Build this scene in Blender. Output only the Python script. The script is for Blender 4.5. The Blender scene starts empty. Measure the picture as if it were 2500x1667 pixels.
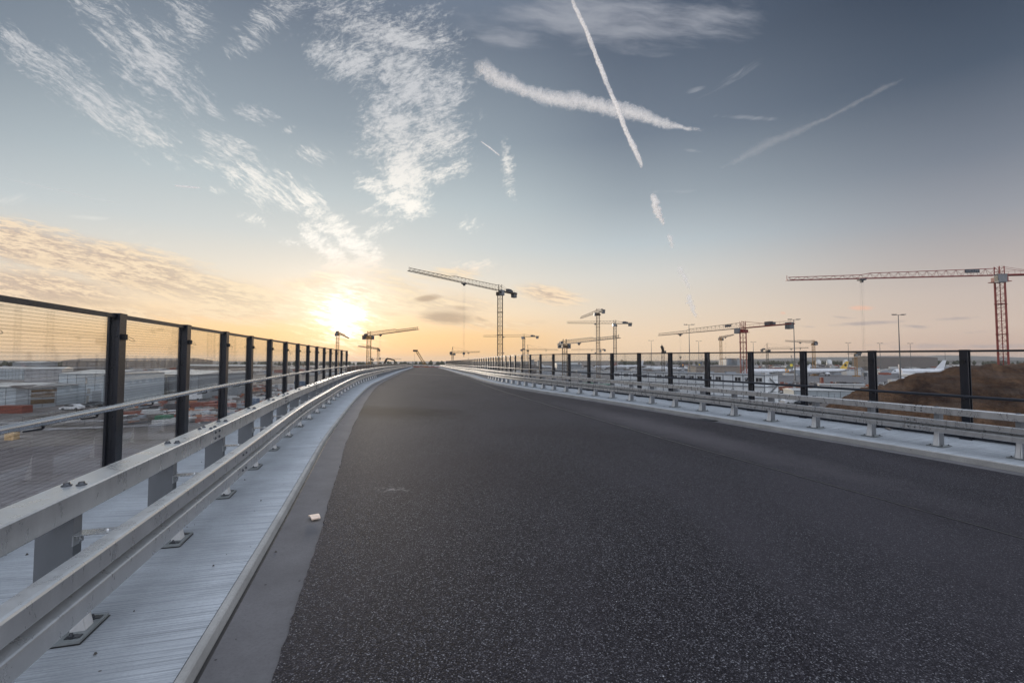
import bpy, math, random
import numpy as np
from mathutils import Vector, Matrix
random.seed(7); rng = np.random.default_rng(5)
scene = bpy.context.scene
COL = scene.collection
PI = math.pi
CAMZ = 12.0                      # eye height above the airfield
F = 1111.0; HOR = 881.0
PITCH = math.atan((HOR-833.5)/F)

# ------------------------------------------------------------------ geometry helpers
def ray(u, v):
    x = (u-1250)/F; z = -(v-833.5)/F
    return np.array([x, math.cos(PITCH)-z*math.sin(PITCH), math.sin(PITCH)+z*math.cos(PITCH)])
def W(u, v, Y):
    "a point of the site at distance Y ahead of the camera"
    d = ray(u, v); p = d*(Y/d[1]); return Vector((p[0], p[1], p[2]+CAMZ))
def G(u, v):
    "a point on the airfield ground"
    d = ray(u, v); p = d*(-CAMZ/d[2]); return Vector((p[0], p[1], 0))

class MB:
    def __init__(s): s.v=[]; s.f=[]; s.uv=[]; s.m=[]; s.has=False
    def add(s, vs, fs, uvs=None, mi=0):
        o=len(s.v); s.v += [tuple(p) for p in vs]
        for i,f in enumerate(fs):
            s.f.append([k+o for k in f]); s.m.append(mi)
            if uvs: s.uv.append(uvs[i]); s.has=True
            else: s.uv.append([(0,0)]*len(f))
        return s
    def box(s, c, d, rz=0, mi=0):
        cx,cy,cz=c; a,b,h=d[0]/2,d[1]/2,d[2]/2; ca,sa=math.cos(rz),math.sin(rz)
        vs=[]
        for z in(-h,h):
            for x,y in((-a,-b),(a,-b),(a,b),(-a,b)): vs.append((cx+x*ca-y*sa,cy+x*sa+y*ca,cz+z))
        return s.add(vs,[(3,2,1,0),(4,5,6,7),(0,1,5,4),(1,2,6,5),(2,3,7,6),(3,0,4,7)],None,mi)
    def bbox(s, x0,x1,y0,y1,z0,z1,mi=0): return s.box(((x0+x1)/2,(y0+y1)/2,(z0+z1)/2),(x1-x0,y1-y0,z1-z0),0,mi)
    def bar(s, p, q, w, n=4, w2=None, mi=0, cap=True):
        p=Vector(p); q=Vector(q); d=(q-p)
        if d.length<1e-6: return s
        d.normalize(); a=d.cross(Vector((0,0,1)))
        if a.length<1e-3: a=Vector((1,0,0))
        a.normalize(); b=d.cross(a); w2=w if w2 is None else w2
        vs=[]
        for P,r in((p,w/2),(q,w2/2)):
            for i in range(n):
                t=2*PI*(i+.5)/n; k=r*(1.414 if n==4 else 1)
                vs.append(P+a*math.cos(t)*k+b*math.sin(t)*k)
        fs=[(i,(i+1)%n,(i+1)%n+n,i+n) for i in range(n)]
        if cap: fs+= [tuple(range(n-1,-1,-1)), tuple(range(n,2*n))]
        return s.add(vs,fs,None,mi)
    def tube(s, pts, r, n=8, mi=0):
        pts=[Vector(p) for p in pts]; vs=[]; N=len(pts); a=None
        for i,p in enumerate(pts):
            d=(pts[min(i+1,N-1)]-pts[max(i-1,0)]).normalized()
            if a is None:
                a=d.cross(Vector((0,0,1)))
                if a.length<1e-3: a=Vector((1,0,0))
            a=(a-d*a.dot(d)).normalized(); b=d.cross(a)
            rr=r(i/(N-1)) if callable(r) else r
            for k in range(n): vs.append(p+a*math.cos(2*PI*k/n)*rr+b*math.sin(2*PI*k/n)*rr)
        fs=[(i*n+k,i*n+(k+1)%n,(i+1)*n+(k+1)%n,(i+1)*n+k) for i in range(N-1) for k in range(n)]
        fs+=[tuple(range(n-1,-1,-1)),tuple(range((N-1)*n,N*n))]
        return s.add(vs,fs,None,mi)
    def dome(s, c, r, h, n=8, ax=None, mi=0):
        "a bolt head: low dome on a washer; ax = outward direction"
        ax=Vector(ax or (0,0,1)).normalized(); a=ax.cross(Vector((0,1,0)))
        if a.length<.1: a=ax.cross(Vector((1,0,0)))
        a.normalize(); b=ax.cross(a); c=Vector(c); vs=[]
        for rr,hh in((r,0),(r,h*.25),(r*.72,h*.4),(r*.55,h)):
            for k in range(n): vs.append(c+(a*math.cos(2*PI*k/n)+b*math.sin(2*PI*k/n))*rr+ax*hh)
        fs=[(i*n+k,i*n+(k+1)%n,(i+1)*n+(k+1)%n,(i+1)*n+k) for i in range(3) for k in range(n)]+[tuple(range(3*n,4*n))]
        return s.add(vs,fs,None,mi)
    def build(s, name, mat, parent=None, org=None, smooth=False):
        po=Vector(parent['_o']) if parent is not None else Vector((0,0,0))
        O=Vector(org) if org is not None else (po if parent is not None else Vector((0,0,0)))
        me=bpy.data.meshes.new(name); me.from_pydata([Vector(p)-O for p in s.v],[],s.f)
        if s.has:
            L=me.uv_layers.new(name='UVMap'); flat=[c for f in s.uv for uv in f for c in uv]
            L.data.foreach_set('uv',flat)
        mats=mat if isinstance(mat,(list,tuple)) else [mat]
        for m in mats: me.materials.append(m)
        if len(mats)>1: me.polygons.foreach_set('material_index',s.m)
        if smooth: me.shade_smooth()
        me.update(); o=bpy.data.objects.new(name,me); COL.objects.link(o)
        o['_o']=tuple(O)
        if parent is not None: o.parent=parent; o.location=O-po
        else: o.location=O
        return o

def tag(o,label=None,cat=None,group=None,kind=None):
    if label: o['label']=label
    if cat: o['category']=cat
    if group: o['group']=group
    if kind: o['kind']=kind
    return o
def thing(name,loc,label,cat,group=None,rz=0):
    o=bpy.data.objects.new(name,None); COL.objects.link(o); o.location=loc; o.rotation_euler=(0,0,rz)
    o.empty_display_size=.2; o['_o']=tuple(loc) if not rz else (0,0,0)
    if rz: o['_o']=(0,0,0)
    return tag(o,label,cat,group)
def local_thing(name,label,cat,group=None):
    "parts are modelled round the origin, then the thing is moved"
    o=bpy.data.objects.new(name,None); COL.objects.link(o); o['_o']=(0,0,0); o.empty_display_size=.2
    return tag(o,label,cat,group)
def dup(o,parent=None):
    c=o.copy(); COL.objects.link(c)
    if parent is not None: c.parent=parent
    for ch in list(o.children): dup(ch,c)
    return c

# ------------------------------------------------------------------ materials
MATS={}
def nt(name):
    m=bpy.data.materials.new(name); m.use_nodes=True; t=m.node_tree; t.nodes.clear()
    out=t.nodes.new('ShaderNodeOutputMaterial'); return m,t,out
def node(t,ty,**k):
    n=t.nodes.new(ty)
    for a,b in k.items():
        if a.startswith('i_'): n.inputs[a[2:].replace('_',' ')].default_value=b
        else: setattr(n,a,b)
    return n
def ramp(t,src,stops):
    r=t.nodes.new('ShaderNodeValToRGB'); e=r.color_ramp.elements
    while len(e)<len(stops): e.new(.5)
    for i,(p,c) in enumerate(stops):
        e[i].position=p; e[i].color=(c,c,c,1) if not isinstance(c,(tuple,list)) else (*c,1)
    t.links.new(src,r.inputs[0]); return r.outputs[0]
def mixc(t,a,b,f,mode='MIX'):
    m=t.nodes.new('ShaderNodeMix'); m.data_type='RGBA'; m.blend_type=mode
    for s,v in((m.inputs[0],f),(m.inputs[6],a),(m.inputs[7],b)):
        if hasattr(v,'node'): t.links.new(v,s)
        elif isinstance(v,(int,float)): s.default_value=v if s==m.inputs[0] else (v,v,v,1)
        else: s.default_value=(*v,1)
    return m.outputs[2]
def noise(t,vec,scale,det=4,rough=.55,dist=0,dim='3D'):
    n=node(t,'ShaderNodeTexNoise'); n.inputs['Scale'].default_value=scale; n.inputs['Detail'].default_value=det
    n.inputs['Roughness'].default_value=rough; n.inputs['Distortion'].default_value=dist
    if vec is not None: t.links.new(vec,n.inputs['Vector'])
    return n.outputs['Fac']
def mapping(t,src,scale=(1,1,1),rot=(0,0,0),loc=(0,0,0)):
    m=node(t,'ShaderNodeMapping'); m.inputs['Scale'].default_value=scale; m.inputs['Rotation'].default_value=rot; m.inputs['Location'].default_value=loc
    t.links.new(src,m.inputs[0]); return m.outputs[0]
def pbr(t,out,col,rough=.7,metal=0,bump=None,bs=.2,bd=.01,spec=.5):
    p=node(t,'ShaderNodeBsdfPrincipled')
    for k,v in(('Base Color',col),('Roughness',rough),('Metallic',metal)):
        s=p.inputs[k]
        if hasattr(v,'node'): t.links.new(v,s)
        else: s.default_value=(*v,1) if k=='Base Color' else v
    p.inputs['Specular IOR Level'].default_value=spec
    if bump is not None:
        b=node(t,'ShaderNodeBump'); b.inputs['Strength'].default_value=bs; b.inputs['Distance'].default_value=bd
        t.links.new(bump,b.inputs['Height']); t.links.new(b.outputs[0],p.inputs['Normal'])
    t.links.new(p.outputs[0],out.inputs[0]); return p
def paint(name,col,rough=.5,metal=0,var=.25,scale=3,coord='Object'):
    if name in MATS: return MATS[name]
    m,t,out=nt(name); tc=node(t,'ShaderNodeTexCoord')
    n=noise(t,tc.outputs[coord],scale,6,.65)
    lo=tuple(c*(1-var) for c in col); hi=tuple(min(1,c*(1+var)) for c in col)
    c=ramp(t,n,[(.3,lo),(.7,hi)]); n2=noise(t,tc.outputs[coord],scale*6,3)
    r=ramp(t,n2,[(.3,max(.05,rough-.12)),(.7,min(1,rough+.12))])
    pbr(t,out,c,r,metal,n2,.15,.004); MATS[name]=m; return m

def mat_galv(name,base,metal,rough,sc=9):
    m,t,out=nt(name); tc=node(t,'ShaderNodeTexCoord'); v=tc.outputs['Object']
    n1=noise(t,mapping(t,v,(1,1,.35)),sc,8,.7,.4); vo=node(t,'ShaderNodeTexVoronoi'); vo.inputs['Scale'].default_value=110; t.links.new(v,vo.inputs[0])
    n3=noise(t,v,1.3,3)
    c=mixc(t,tuple(b*.88 for b in base),tuple(b*1.12 for b in base),ramp(t,n1,[(.32,0),(.68,1)]))
    c=mixc(t,c,tuple(b*.9 for b in base),ramp(t,vo.outputs['Color'],[(.2,0),(.9,.35)]))
    c=mixc(t,c,tuple(b*1.25 for b in base),ramp(t,n3,[(.52,0),(.75,.6)]))
    st=noise(t,mapping(t,v,(1,1,1)),38,5,.8); c=mixc(t,c,(.09,.085,.08),ramp(t,st,[(.70,0),(.80,.5)]))
    r=ramp(t,n1,[(.3,rough-.1),(.7,rough+.14)])
    pbr(t,out,c,r,metal,n1,.08,.003); return m
GALV=mat_galv('galvanised_steel',(.52,.53,.54),.68,.30)
FOOT=mat_galv('fresh_zinc_foot',(.72,.72,.72),.3,.4)
PLATE=mat_galv('base_plate_steel',(.27,.29,.295),.3,.5,14)
GALVD=mat_galv('galvanised_post_steel',(.20,.21,.225),.35,.5,6)
BOLT=paint('bolt_steel',(.07,.075,.085),.45,.6,.3,40)
ANTH=paint('anthracite_paint',(.008,.010,.017),.38,0,.2,8)
ANTHB=paint('anthracite_rail_paint',(.022,.024,.032),.42,.2,.2,8)
RUB=paint('black_rubber',(.012,.012,.013),.7)
STEEL=paint('brushed_steel_tube',(.46,.48,.52),.26,.85,.05,2)

# transparent noise barrier pane
m,t,out=nt('clear_acrylic'); fr=node(t,'ShaderNodeFresnel'); fr.inputs[0].default_value=1.42
tr=node(t,'ShaderNodeBsdfTransparent'); tr.inputs[0].default_value=(.985,.99,.985,1)
gl=node(t,'ShaderNodeBsdfGlossy'); gl.inputs[0].default_value=(.8,.8,.8,1); gl.inputs['Roughness'].default_value=.02
mx=node(t,'ShaderNodeMixShader'); fm=node(t,'ShaderNodeMath',operation='MULTIPLY'); fm.inputs[1].default_value=.34
t.links.new(fr.outputs[0],fm.inputs[0]); t.links.new(fm.outputs[0],mx.inputs[0]); t.links.new(tr.outputs[0],mx.inputs[1]); t.links.new(gl.outputs[0],mx.inputs[2]); t.links.new(mx.outputs[0],out.inputs[0])
GLASS=m
WIRE=paint('dark_thread',(.02,.018,.017),.6)

# asphalt
m,t,out=nt('asphalt'); tc=node(t,'ShaderNodeTexCoord'); v=tc.outputs['Object']
g1=noise(t,v,62,3,.85); g2=noise(t,v,24,4,.7); mac=noise(t,mapping(t,v,(.5,.16,1),(0,0,.28)),1.0,5,.6); mac2=noise(t,v,.35,4)
vo=node(t,'ShaderNodeTexVoronoi'); vo.inputs['Scale'].default_value=52; t.links.new(v,vo.inputs[0])
vs2=node(t,'ShaderNodeTexVoronoi'); vs2.inputs['Scale'].default_value=115; t.links.new(v,vs2.inputs[0]); vsep=node(t,'ShaderNodeSeparateColor'); t.links.new(vs2.outputs['Color'],vsep.inputs[0])
stone=ramp(t,vsep.outputs[0],[(0,(.006,.0055,.0075)),(.45,(.020,.019,.024)),(.72,(.060,.057,.067)),(.9,(.12,.116,.13)),(1,(.25,.25,.27))])
c=mixc(t,stone,(.006,.0055,.007),ramp(t,vs2.outputs['Distance'],[(.35,0),(.62,.85)])); c=mixc(t,c,(.050,.047,.056),ramp(t,g1,[(.50,0),(.72,.7)]))
c=mixc(t,c,(.016,.0145,.018),ramp(t,g2,[(.3,.5),(.55,0)]))
c=mixc(t,c,(.045,.042,.050),ramp(t,mac,[(.42,0),(.66,.5)]))
c=mixc(t,c,(.020,.017,.021),ramp(t,mac2,[(.3,.4),(.5,0)]))
sp=ramp(t,vo.outputs['Color'],[(.90,0),(.95,1)]); sm=node(t,'ShaderNodeMath',operation='MULTIPLY')
t.links.new(sp,sm.inputs[0]); t.links.new(ramp(t,vo.outputs['Distance'],[(.12,1),(.26,0)]),sm.inputs[1])
c=mixc(t,c,(.42,.42,.43),sm.outputs[0])
def blob(t,v,cx,cy,rx,ry,ang,soft=.6):
    mp=mapping(t,v,(1,1,0),(0,0,0),(-cx,-cy,0)); mp=mapping(t,mp,(1,1,1),(0,0,ang)); mp=mapping(t,mp,(1/rx,1/ry,1))
    ln=node(t,'ShaderNodeVectorMath',operation='LENGTH'); t.links.new(mp,ln.inputs[0])
    n=noise(t,v,1.7,5,.65); a=node(t,'ShaderNodeMath',operation='ADD'); t.links.new(ln.outputs['Value'],a.inputs[0])
    mm=node(t,'ShaderNodeMath',operation='MULTIPLY_ADD'); t.links.new(n,mm.inputs[0]); mm.inputs[1].default_value=.9; mm.inputs[2].default_value=-.45
    t.links.new(mm.outputs[0],a.inputs[1]); return ramp(t,a.outputs[0],[(1-soft,1),(1,0)])
def scale_f(t,f,k):
    q=node(t,'ShaderNodeMath',operation='MULTIPLY'); t.links.new(f,q.inputs[0]); q.inputs[1].default_value=k; return q.outputs[0]
c=mixc(t,c,(.006,.005,.006),scale_f(t,blob(t,v,-3.9,13.9,3.0,1.9,.1,.7),.95))     # dark blotch with a ragged edge
sc_=mapping(t,v,(1,1,0)); st=noise(t,v,14,6,.8); f1=blob(t,v,-1.5,5.75,.28,.16,0,.8); q=node(t,'ShaderNodeMath',operation='MULTIPLY'); t.links.new(f1,q.inputs[0]); t.links.new(ramp(t,st,[(.48,0),(.62,.6)]),q.inputs[1])
c=mixc(t,c,(.28,.27,.27),q.outputs[0])                                              # chalky scuff
c=mixc(t,c,(.075,.069,.076),scale_f(t,blob(t,v,3.9,12.5,1.1,7.5,-.27,.8),.75))       # paler dust beside the seam
c=mixc(t,c,(.06,.054,.059),scale_f(t,blob(t,v,-12,40,3.5,16,-.2,.8),.35))
bsum=node(t,'ShaderNodeMath',operation='SUBTRACT'); t.links.new(g1,bsum.inputs[0]); t.links.new(vs2.outputs['Distance'],bsum.inputs[1])
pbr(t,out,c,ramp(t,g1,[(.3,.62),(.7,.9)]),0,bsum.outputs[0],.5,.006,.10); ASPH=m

# concretes
def concrete(name,base,broom=False,pit=True,rough=.85,dirt=(.1,.09,.085)):
    m,t,out=nt(name); tc=node(t,'ShaderNodeTexCoord'); v=tc.outputs['Object']; uv=tc.outputs['UV']
    n1=noise(t,v,2.2,7,.65); n2=noise(t,v,60,3,.6)
    c=mixc(t,tuple(b*.82 for b in base),tuple(b*1.18 for b in base),ramp(t,n1,[(.3,0),(.7,1)]))
    c=mixc(t,c,tuple(b*.75 for b in base),ramp(t,n2,[(.3,.5),(.55,0)])); bump=n2
    if broom:
        w=noise(t,mapping(t,uv,(.8,130,1)),1,3,.7,.1); w2=noise(t,mapping(t,uv,(.5,22,1)),1,4,.7,.2)
        c=mixc(t,c,tuple(b*.50 for b in base),ramp(t,w,[(.36,.9),(.52,0)]))
        c=mixc(t,c,tuple(b*1.18 for b in base),ramp(t,w,[(.52,0),(.7,.6)]))
        c=mixc(t,c,tuple(b*.66 for b in base),ramp(t,w2,[(.30,.55),(.42,0)]))
        bb=node(t,'ShaderNodeMath',operation='ADD'); t.links.new(w,bb.inputs[0]); t.links.new(w2,bb.inputs[1]); bump=bb.outputs[0]
    if pit:
        vo=node(t,'ShaderNodeTexVoronoi'); vo.inputs['Scale'].default_value=5.5; t.links.new(v,vo.inputs[0])
        vn=node(t,'ShaderNodeMath',operation='ADD'); t.links.new(vo.outputs['Distance'],vn.inputs[0]); t.links.new(scale_f(t,noise(t,v,70,2),.06),vn.inputs[1])
        c=mixc(t,c,dirt,ramp(t,vn.outputs[0],[(.06,.95),(.085,0)]))
    pbr(t,out,c,rough,0,bump,.4 if broom else .2,.004,.15); return m
DECK=concrete('broomed_concrete',(.38,.405,.435),True)
KERB=concrete('kerb_concrete',(.31,.305,.295),False,True)
GUT=concrete('gutter_concrete',(.115,.112,.118),False,True,.8,(.03,.028,.03))
SLAB=concrete('slab_concrete',(.3,.29,.28),False,False)
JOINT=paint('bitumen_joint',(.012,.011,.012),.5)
APRON=concrete('apron_concrete',(.15,.143,.148),False,False)

# ------------------------------------------------------------------ the two edges of the bridge (top line of each glass fence)
RF=[(14.4,-2.2,.11),(13.8,0,.14),(13.0,2.2,.17),(12.2,4.8,.20),(11.3,7.3,.22),(10.35,10.27,.25),(9.55,12.1,.272),(8.85,13.96,.296),(8.08,15.8,.318),(7.35,17.6,.336),(6.6,19.4,.355),(5.78,21.25,.374),(4.95,23.08,.393),(4.1,24.9,.41),(3.3,26.8,.428),(2.55,28.65,.442),(1.9,30.55,.453),(1.3,32.45,.459),(.75,34.35,.463),(.27,36.3,.466),(-.15,38.3,.464),(-.54,40.2,.462),(-.92,42.1,.455),(-2.5,51,.41),(-5.1,64,.34),(-7.75,78,.27),(-10.6,92.6,.215),(-14,110,.15),(-20.5,142,0),(-22.3,151,-.05),(-26,170,-.2)]
LF=[(-.9,-6.5,.41),(-1.55,-4.5,.43),(-2.2,-2.5,.45),(-2.8,-.6,.47),(-3.4,1.35,.50),(-3.98,3.3,.52),(-4.57,5.25,.545),(-5.17,7.17,.565),(-5.75,9.08,.583),(-6.27,10.98,.592),(-6.8,12.9,.603),(-7.32,14.8,.617),(-7.83,16.72,.63),(-8.33,18.65,.642),(-8.82,20.58,.652),(-9.3,22.5,.664),(-9.77,24.46,.673),(-10.22,26.4,.68),(-10.65,28.4,.683),(-11.05,30.4,.68),(-12.0,35.2,.68),(-14.9,50,.65),(-18.7,69,.55),(-24.7,100,.35),(-34.4,150,.05),(-38.5,170,-.1)]
class Edge:
    def __init__(s,Fl,side,anchor):
        A=np.array(Fl); L=np.concatenate([[0],np.cumsum(np.hypot(np.diff(A[:,0]),np.diff(A[:,1])))])
        q=np.linspace(0,L[-1],3000); out=[]
        for k in range(3):
            y=A[:,k]; mm=np.gradient(y,L); i=np.clip(np.searchsorted(L,q)-1,0,len(L)-2); h=L[i+1]-L[i]; u=(q-L[i])/h
            out.append((2*u**3-3*u**2+1)*y[i]+(u**3-2*u**2+u)*h*mm[i]+(-2*u**3+3*u**2)*y[i+1]+(u**3-u**2)*h*mm[i+1])
        out=np.array(out).T; K=61; k=np.ones(K)/K
        s.C=np.array([np.convolve(np.pad(out[:,j],K//2,mode='reflect',reflect_type='odd'),k,'valid') for j in range(3)]).T
        j=np.argmin((s.C[:,0]-anchor[0])**2+(s.C[:,1]-anchor[1])**2)
        s.q=q-q[j]; s.T=np.gradient(s.C,axis=0); s.T/=np.linalg.norm(s.T[:,:2],axis=1)[:,None]; s.side=side
    def fr(s,d):
        p=Vector([float(np.interp(d,s.q,s.C[:,k])) for k in range(3)]); t=Vector([float(np.interp(d,s.q,s.T[:,k])) for k in range(3)])
        n=Vector((t.y,-t.x,0)).normalized()*s.side     # towards the road
        p.z+=CAMZ; return p,t,n
    def P(s,d,off,dz):
        p,t,n=s.fr(d); return p+n*off+Vector((0,0,dz))
    def s_at_Y(s,Y): return float(np.interp(Y,s.C[:,1],s.q))
EL=Edge(LF,1,(-4.57,5.25)); ER=Edge(RF,-1,(10.35,10.27))      # s=0 at the first fence post seen on either side
SH={1:0.0,-1:0.11}; KH={1:.052,-1:.095}
L0,L1=-11.0,150.0; R0,R1=-11.5,150.0

def stations(a,b,near=.25,far=2.0,brk=35):
    s=[a]; 
    while s[-1]<b: s.append(s[-1]+(near if s[-1]<brk else far))
    s[-1]=b; return s
def sweep(E,prof,st,closed=False,jit=None):
    "prof: (off,dz) from left to right as seen when looking along +s with the road on the right"
    mb=MB(); vs=[]; n=len(prof); cum=[0]
    for i in range(1,n): cum.append(cum[-1]+math.hypot(prof[i][0]-prof[i-1][0],prof[i][1]-prof[i-1][1]))
    for i,s in enumerate(st):
        p,t,nn=E.fr(s)
        for (o,dz) in prof: vs.append(p+nn*o+Vector((0,0,dz)))
    fs=[];uv=[]
    m_=n if closed else n-1
    for i in range(len(st)-1):
        for k in range(m_):
            a,b=i*n+k,i*n+(k+1)%n; c_,d_=(i+1)*n+(k+1)%n,(i+1)*n+k
            ck=cum[(k+1)%n] if (k+1)<n else cum[-1]+.1
            u=[(cum[k],st[i]),(ck,st[i]),(ck,st[i+1]),(cum[k],st[i+1])]
            f=[a,b,c_,d_]
            if E.side<0: f=f[::-1]; u=u[::-1]
            fs.append(f[::1]); uv.append(u)
    if closed:
        fs.append(list(range(n))); uv.append([(0,0)]*n); e=(len(st)-1)*n; fs.append(list(range(e+n-1,e-1,-1))); uv.append([(0,0)]*n)
    mb.add(vs,fs,uv); return mb

# ------------------------------------------------------------------ bridge deck, kerbs, gutters, asphalt
for nm,E,a,b in (('left',EL,L0,L1),('right',ER,R0,R1)):
    h=SH[E.side]; st=stations(a,b); g=-2.07-KH[E.side]
    sweep(E,[(-.32,-2.75),(-.32,-2.0),(-.02,-2.01),(1.15+h,-2.065),(1.935+h,-2.075),(1.935+h,-2.75)],st).build('walkway_'+nm,DECK)['kind']='structure'
    sweep(E,[(1.941+h,-2.3),(1.941+h,-2.071),(1.947+h,-2.066),(1.978+h,-2.068),(1.988+h,-2.078),(2.0+h,g-.004),(2.0+h,-2.3)],st).build('kerb_'+nm,KERB)['kind']='structure'
    sweep(E,[(2.0+h,g-.012),(2.028+h,g-.012)],st).build('kerb_joint_'+nm,JOINT)['kind']='structure'
    sweep(E,[(2.024+h,-2.3),(2.024+h,g-.007),(2.2+h,g-.013),(2.42+h,g-.009),(2.42+h,-2.3)],st).build('gutter_'+nm,GUT)['kind']='structure'
Ys=[-5.0]
while Ys[-1]<151: Ys.append(Ys[-1]+(.07 if Ys[-1]<9 and Ys[-1]>1.5 else .3 if Ys[-1]<35 else 2))
def road_pt(Y,f):
    a=EL.P(EL.s_at_Y(Y),2.39,-2.065-KH[1]); b=ER.P(ER.s_at_Y(Y),2.37+.11,-2.065-KH[-1])
    return a.lerp(b,f)
mb=MB(); vs=[]; NC=10
for Y in Ys:
    ja=rng.normal()*.006; jb=rng.normal()*.006
    for k in range(NC):
        f=k/(NC-1); p=road_pt(Y,f)
        if k==0: p.x+=ja+.01*math.sin(Y*2.3)
        if k==NC-1: p.x+=jb+.01*math.sin(Y*1.9)
        vs.append(p)
    # skirt
fs=[(i*NC+k,i*NC+k+1,(i+1)*NC+k+1,(i+1)*NC+k) for i in range(len(Ys)-1) for k in range(NC-1)]
mb.add(vs,fs)
for k in(0,NC-1):
    e=[vs[i*NC+k] for i in range(len(Ys))]; lo=[p+Vector((0,0,-.1)) for p in e]; N=len(e)
    f2=[(i,i+1,N+i+1,N+i) for i in range(N-1)]
    if k: f2=[tuple(reversed(f)) for f in f2]
    mb.add(e+lo,f2)
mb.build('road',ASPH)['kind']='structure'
mb=MB(); sy=stations(-9,60,.5,1.5)
def seam_pts(o,dz): return [EL.P(s,2.36+o,0) for s in sy]
vs=[]; sy=[-3+.25*i for i in range(140)]+[32+1.5*i for i in range(16)]
for y in sy:
    a0,a1=road_pt(y,0),road_pt(y,1); th=EL.fr(EL.s_at_Y(y))[1]; c_=th.y/math.hypot(th.x,th.y)
    for o in(7.075,7.10,7.125):
        f=((o+.012*math.sin(y*1.7)+.006*math.sin(y*5.1))/c_)/(a1.x-a0.x); vs.append(road_pt(y,f)+Vector((0,0,.004)))
mb.add(vs,[(i*3+k,i*3+k+1,i*3+k+4,i*3+k+3) for i in range(len(sy)-1) for k in(0,1)])
mb.build('lane_seam',JOINT)['kind']='structure'
mb=MB(); N=40; vs=[]
for k in range(N+1):
    p=road_pt(53.5,.02+.96*k/N)
    for d in(-.10,.10): vs.append(p+Vector((0,d+.04*math.sin(k*.6),.005)))
mb.add(vs,[(2*k,2*k+2,2*k+3,2*k+1) for k in range(N)]); mb.build('construction_joint',paint('pale_joint',(.22,.2,.19),.8))['kind']='structure'
mb=MB()
mb.add([(-40,149,CAMZ-2.75),(-15,149,CAMZ-2.75),(-15,176,CAMZ-3.6),(-42,176,CAMZ-3.6)],[(0,1,2,3)])
mb.build('ramp_ground',SLAB)['kind']='structure'

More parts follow.
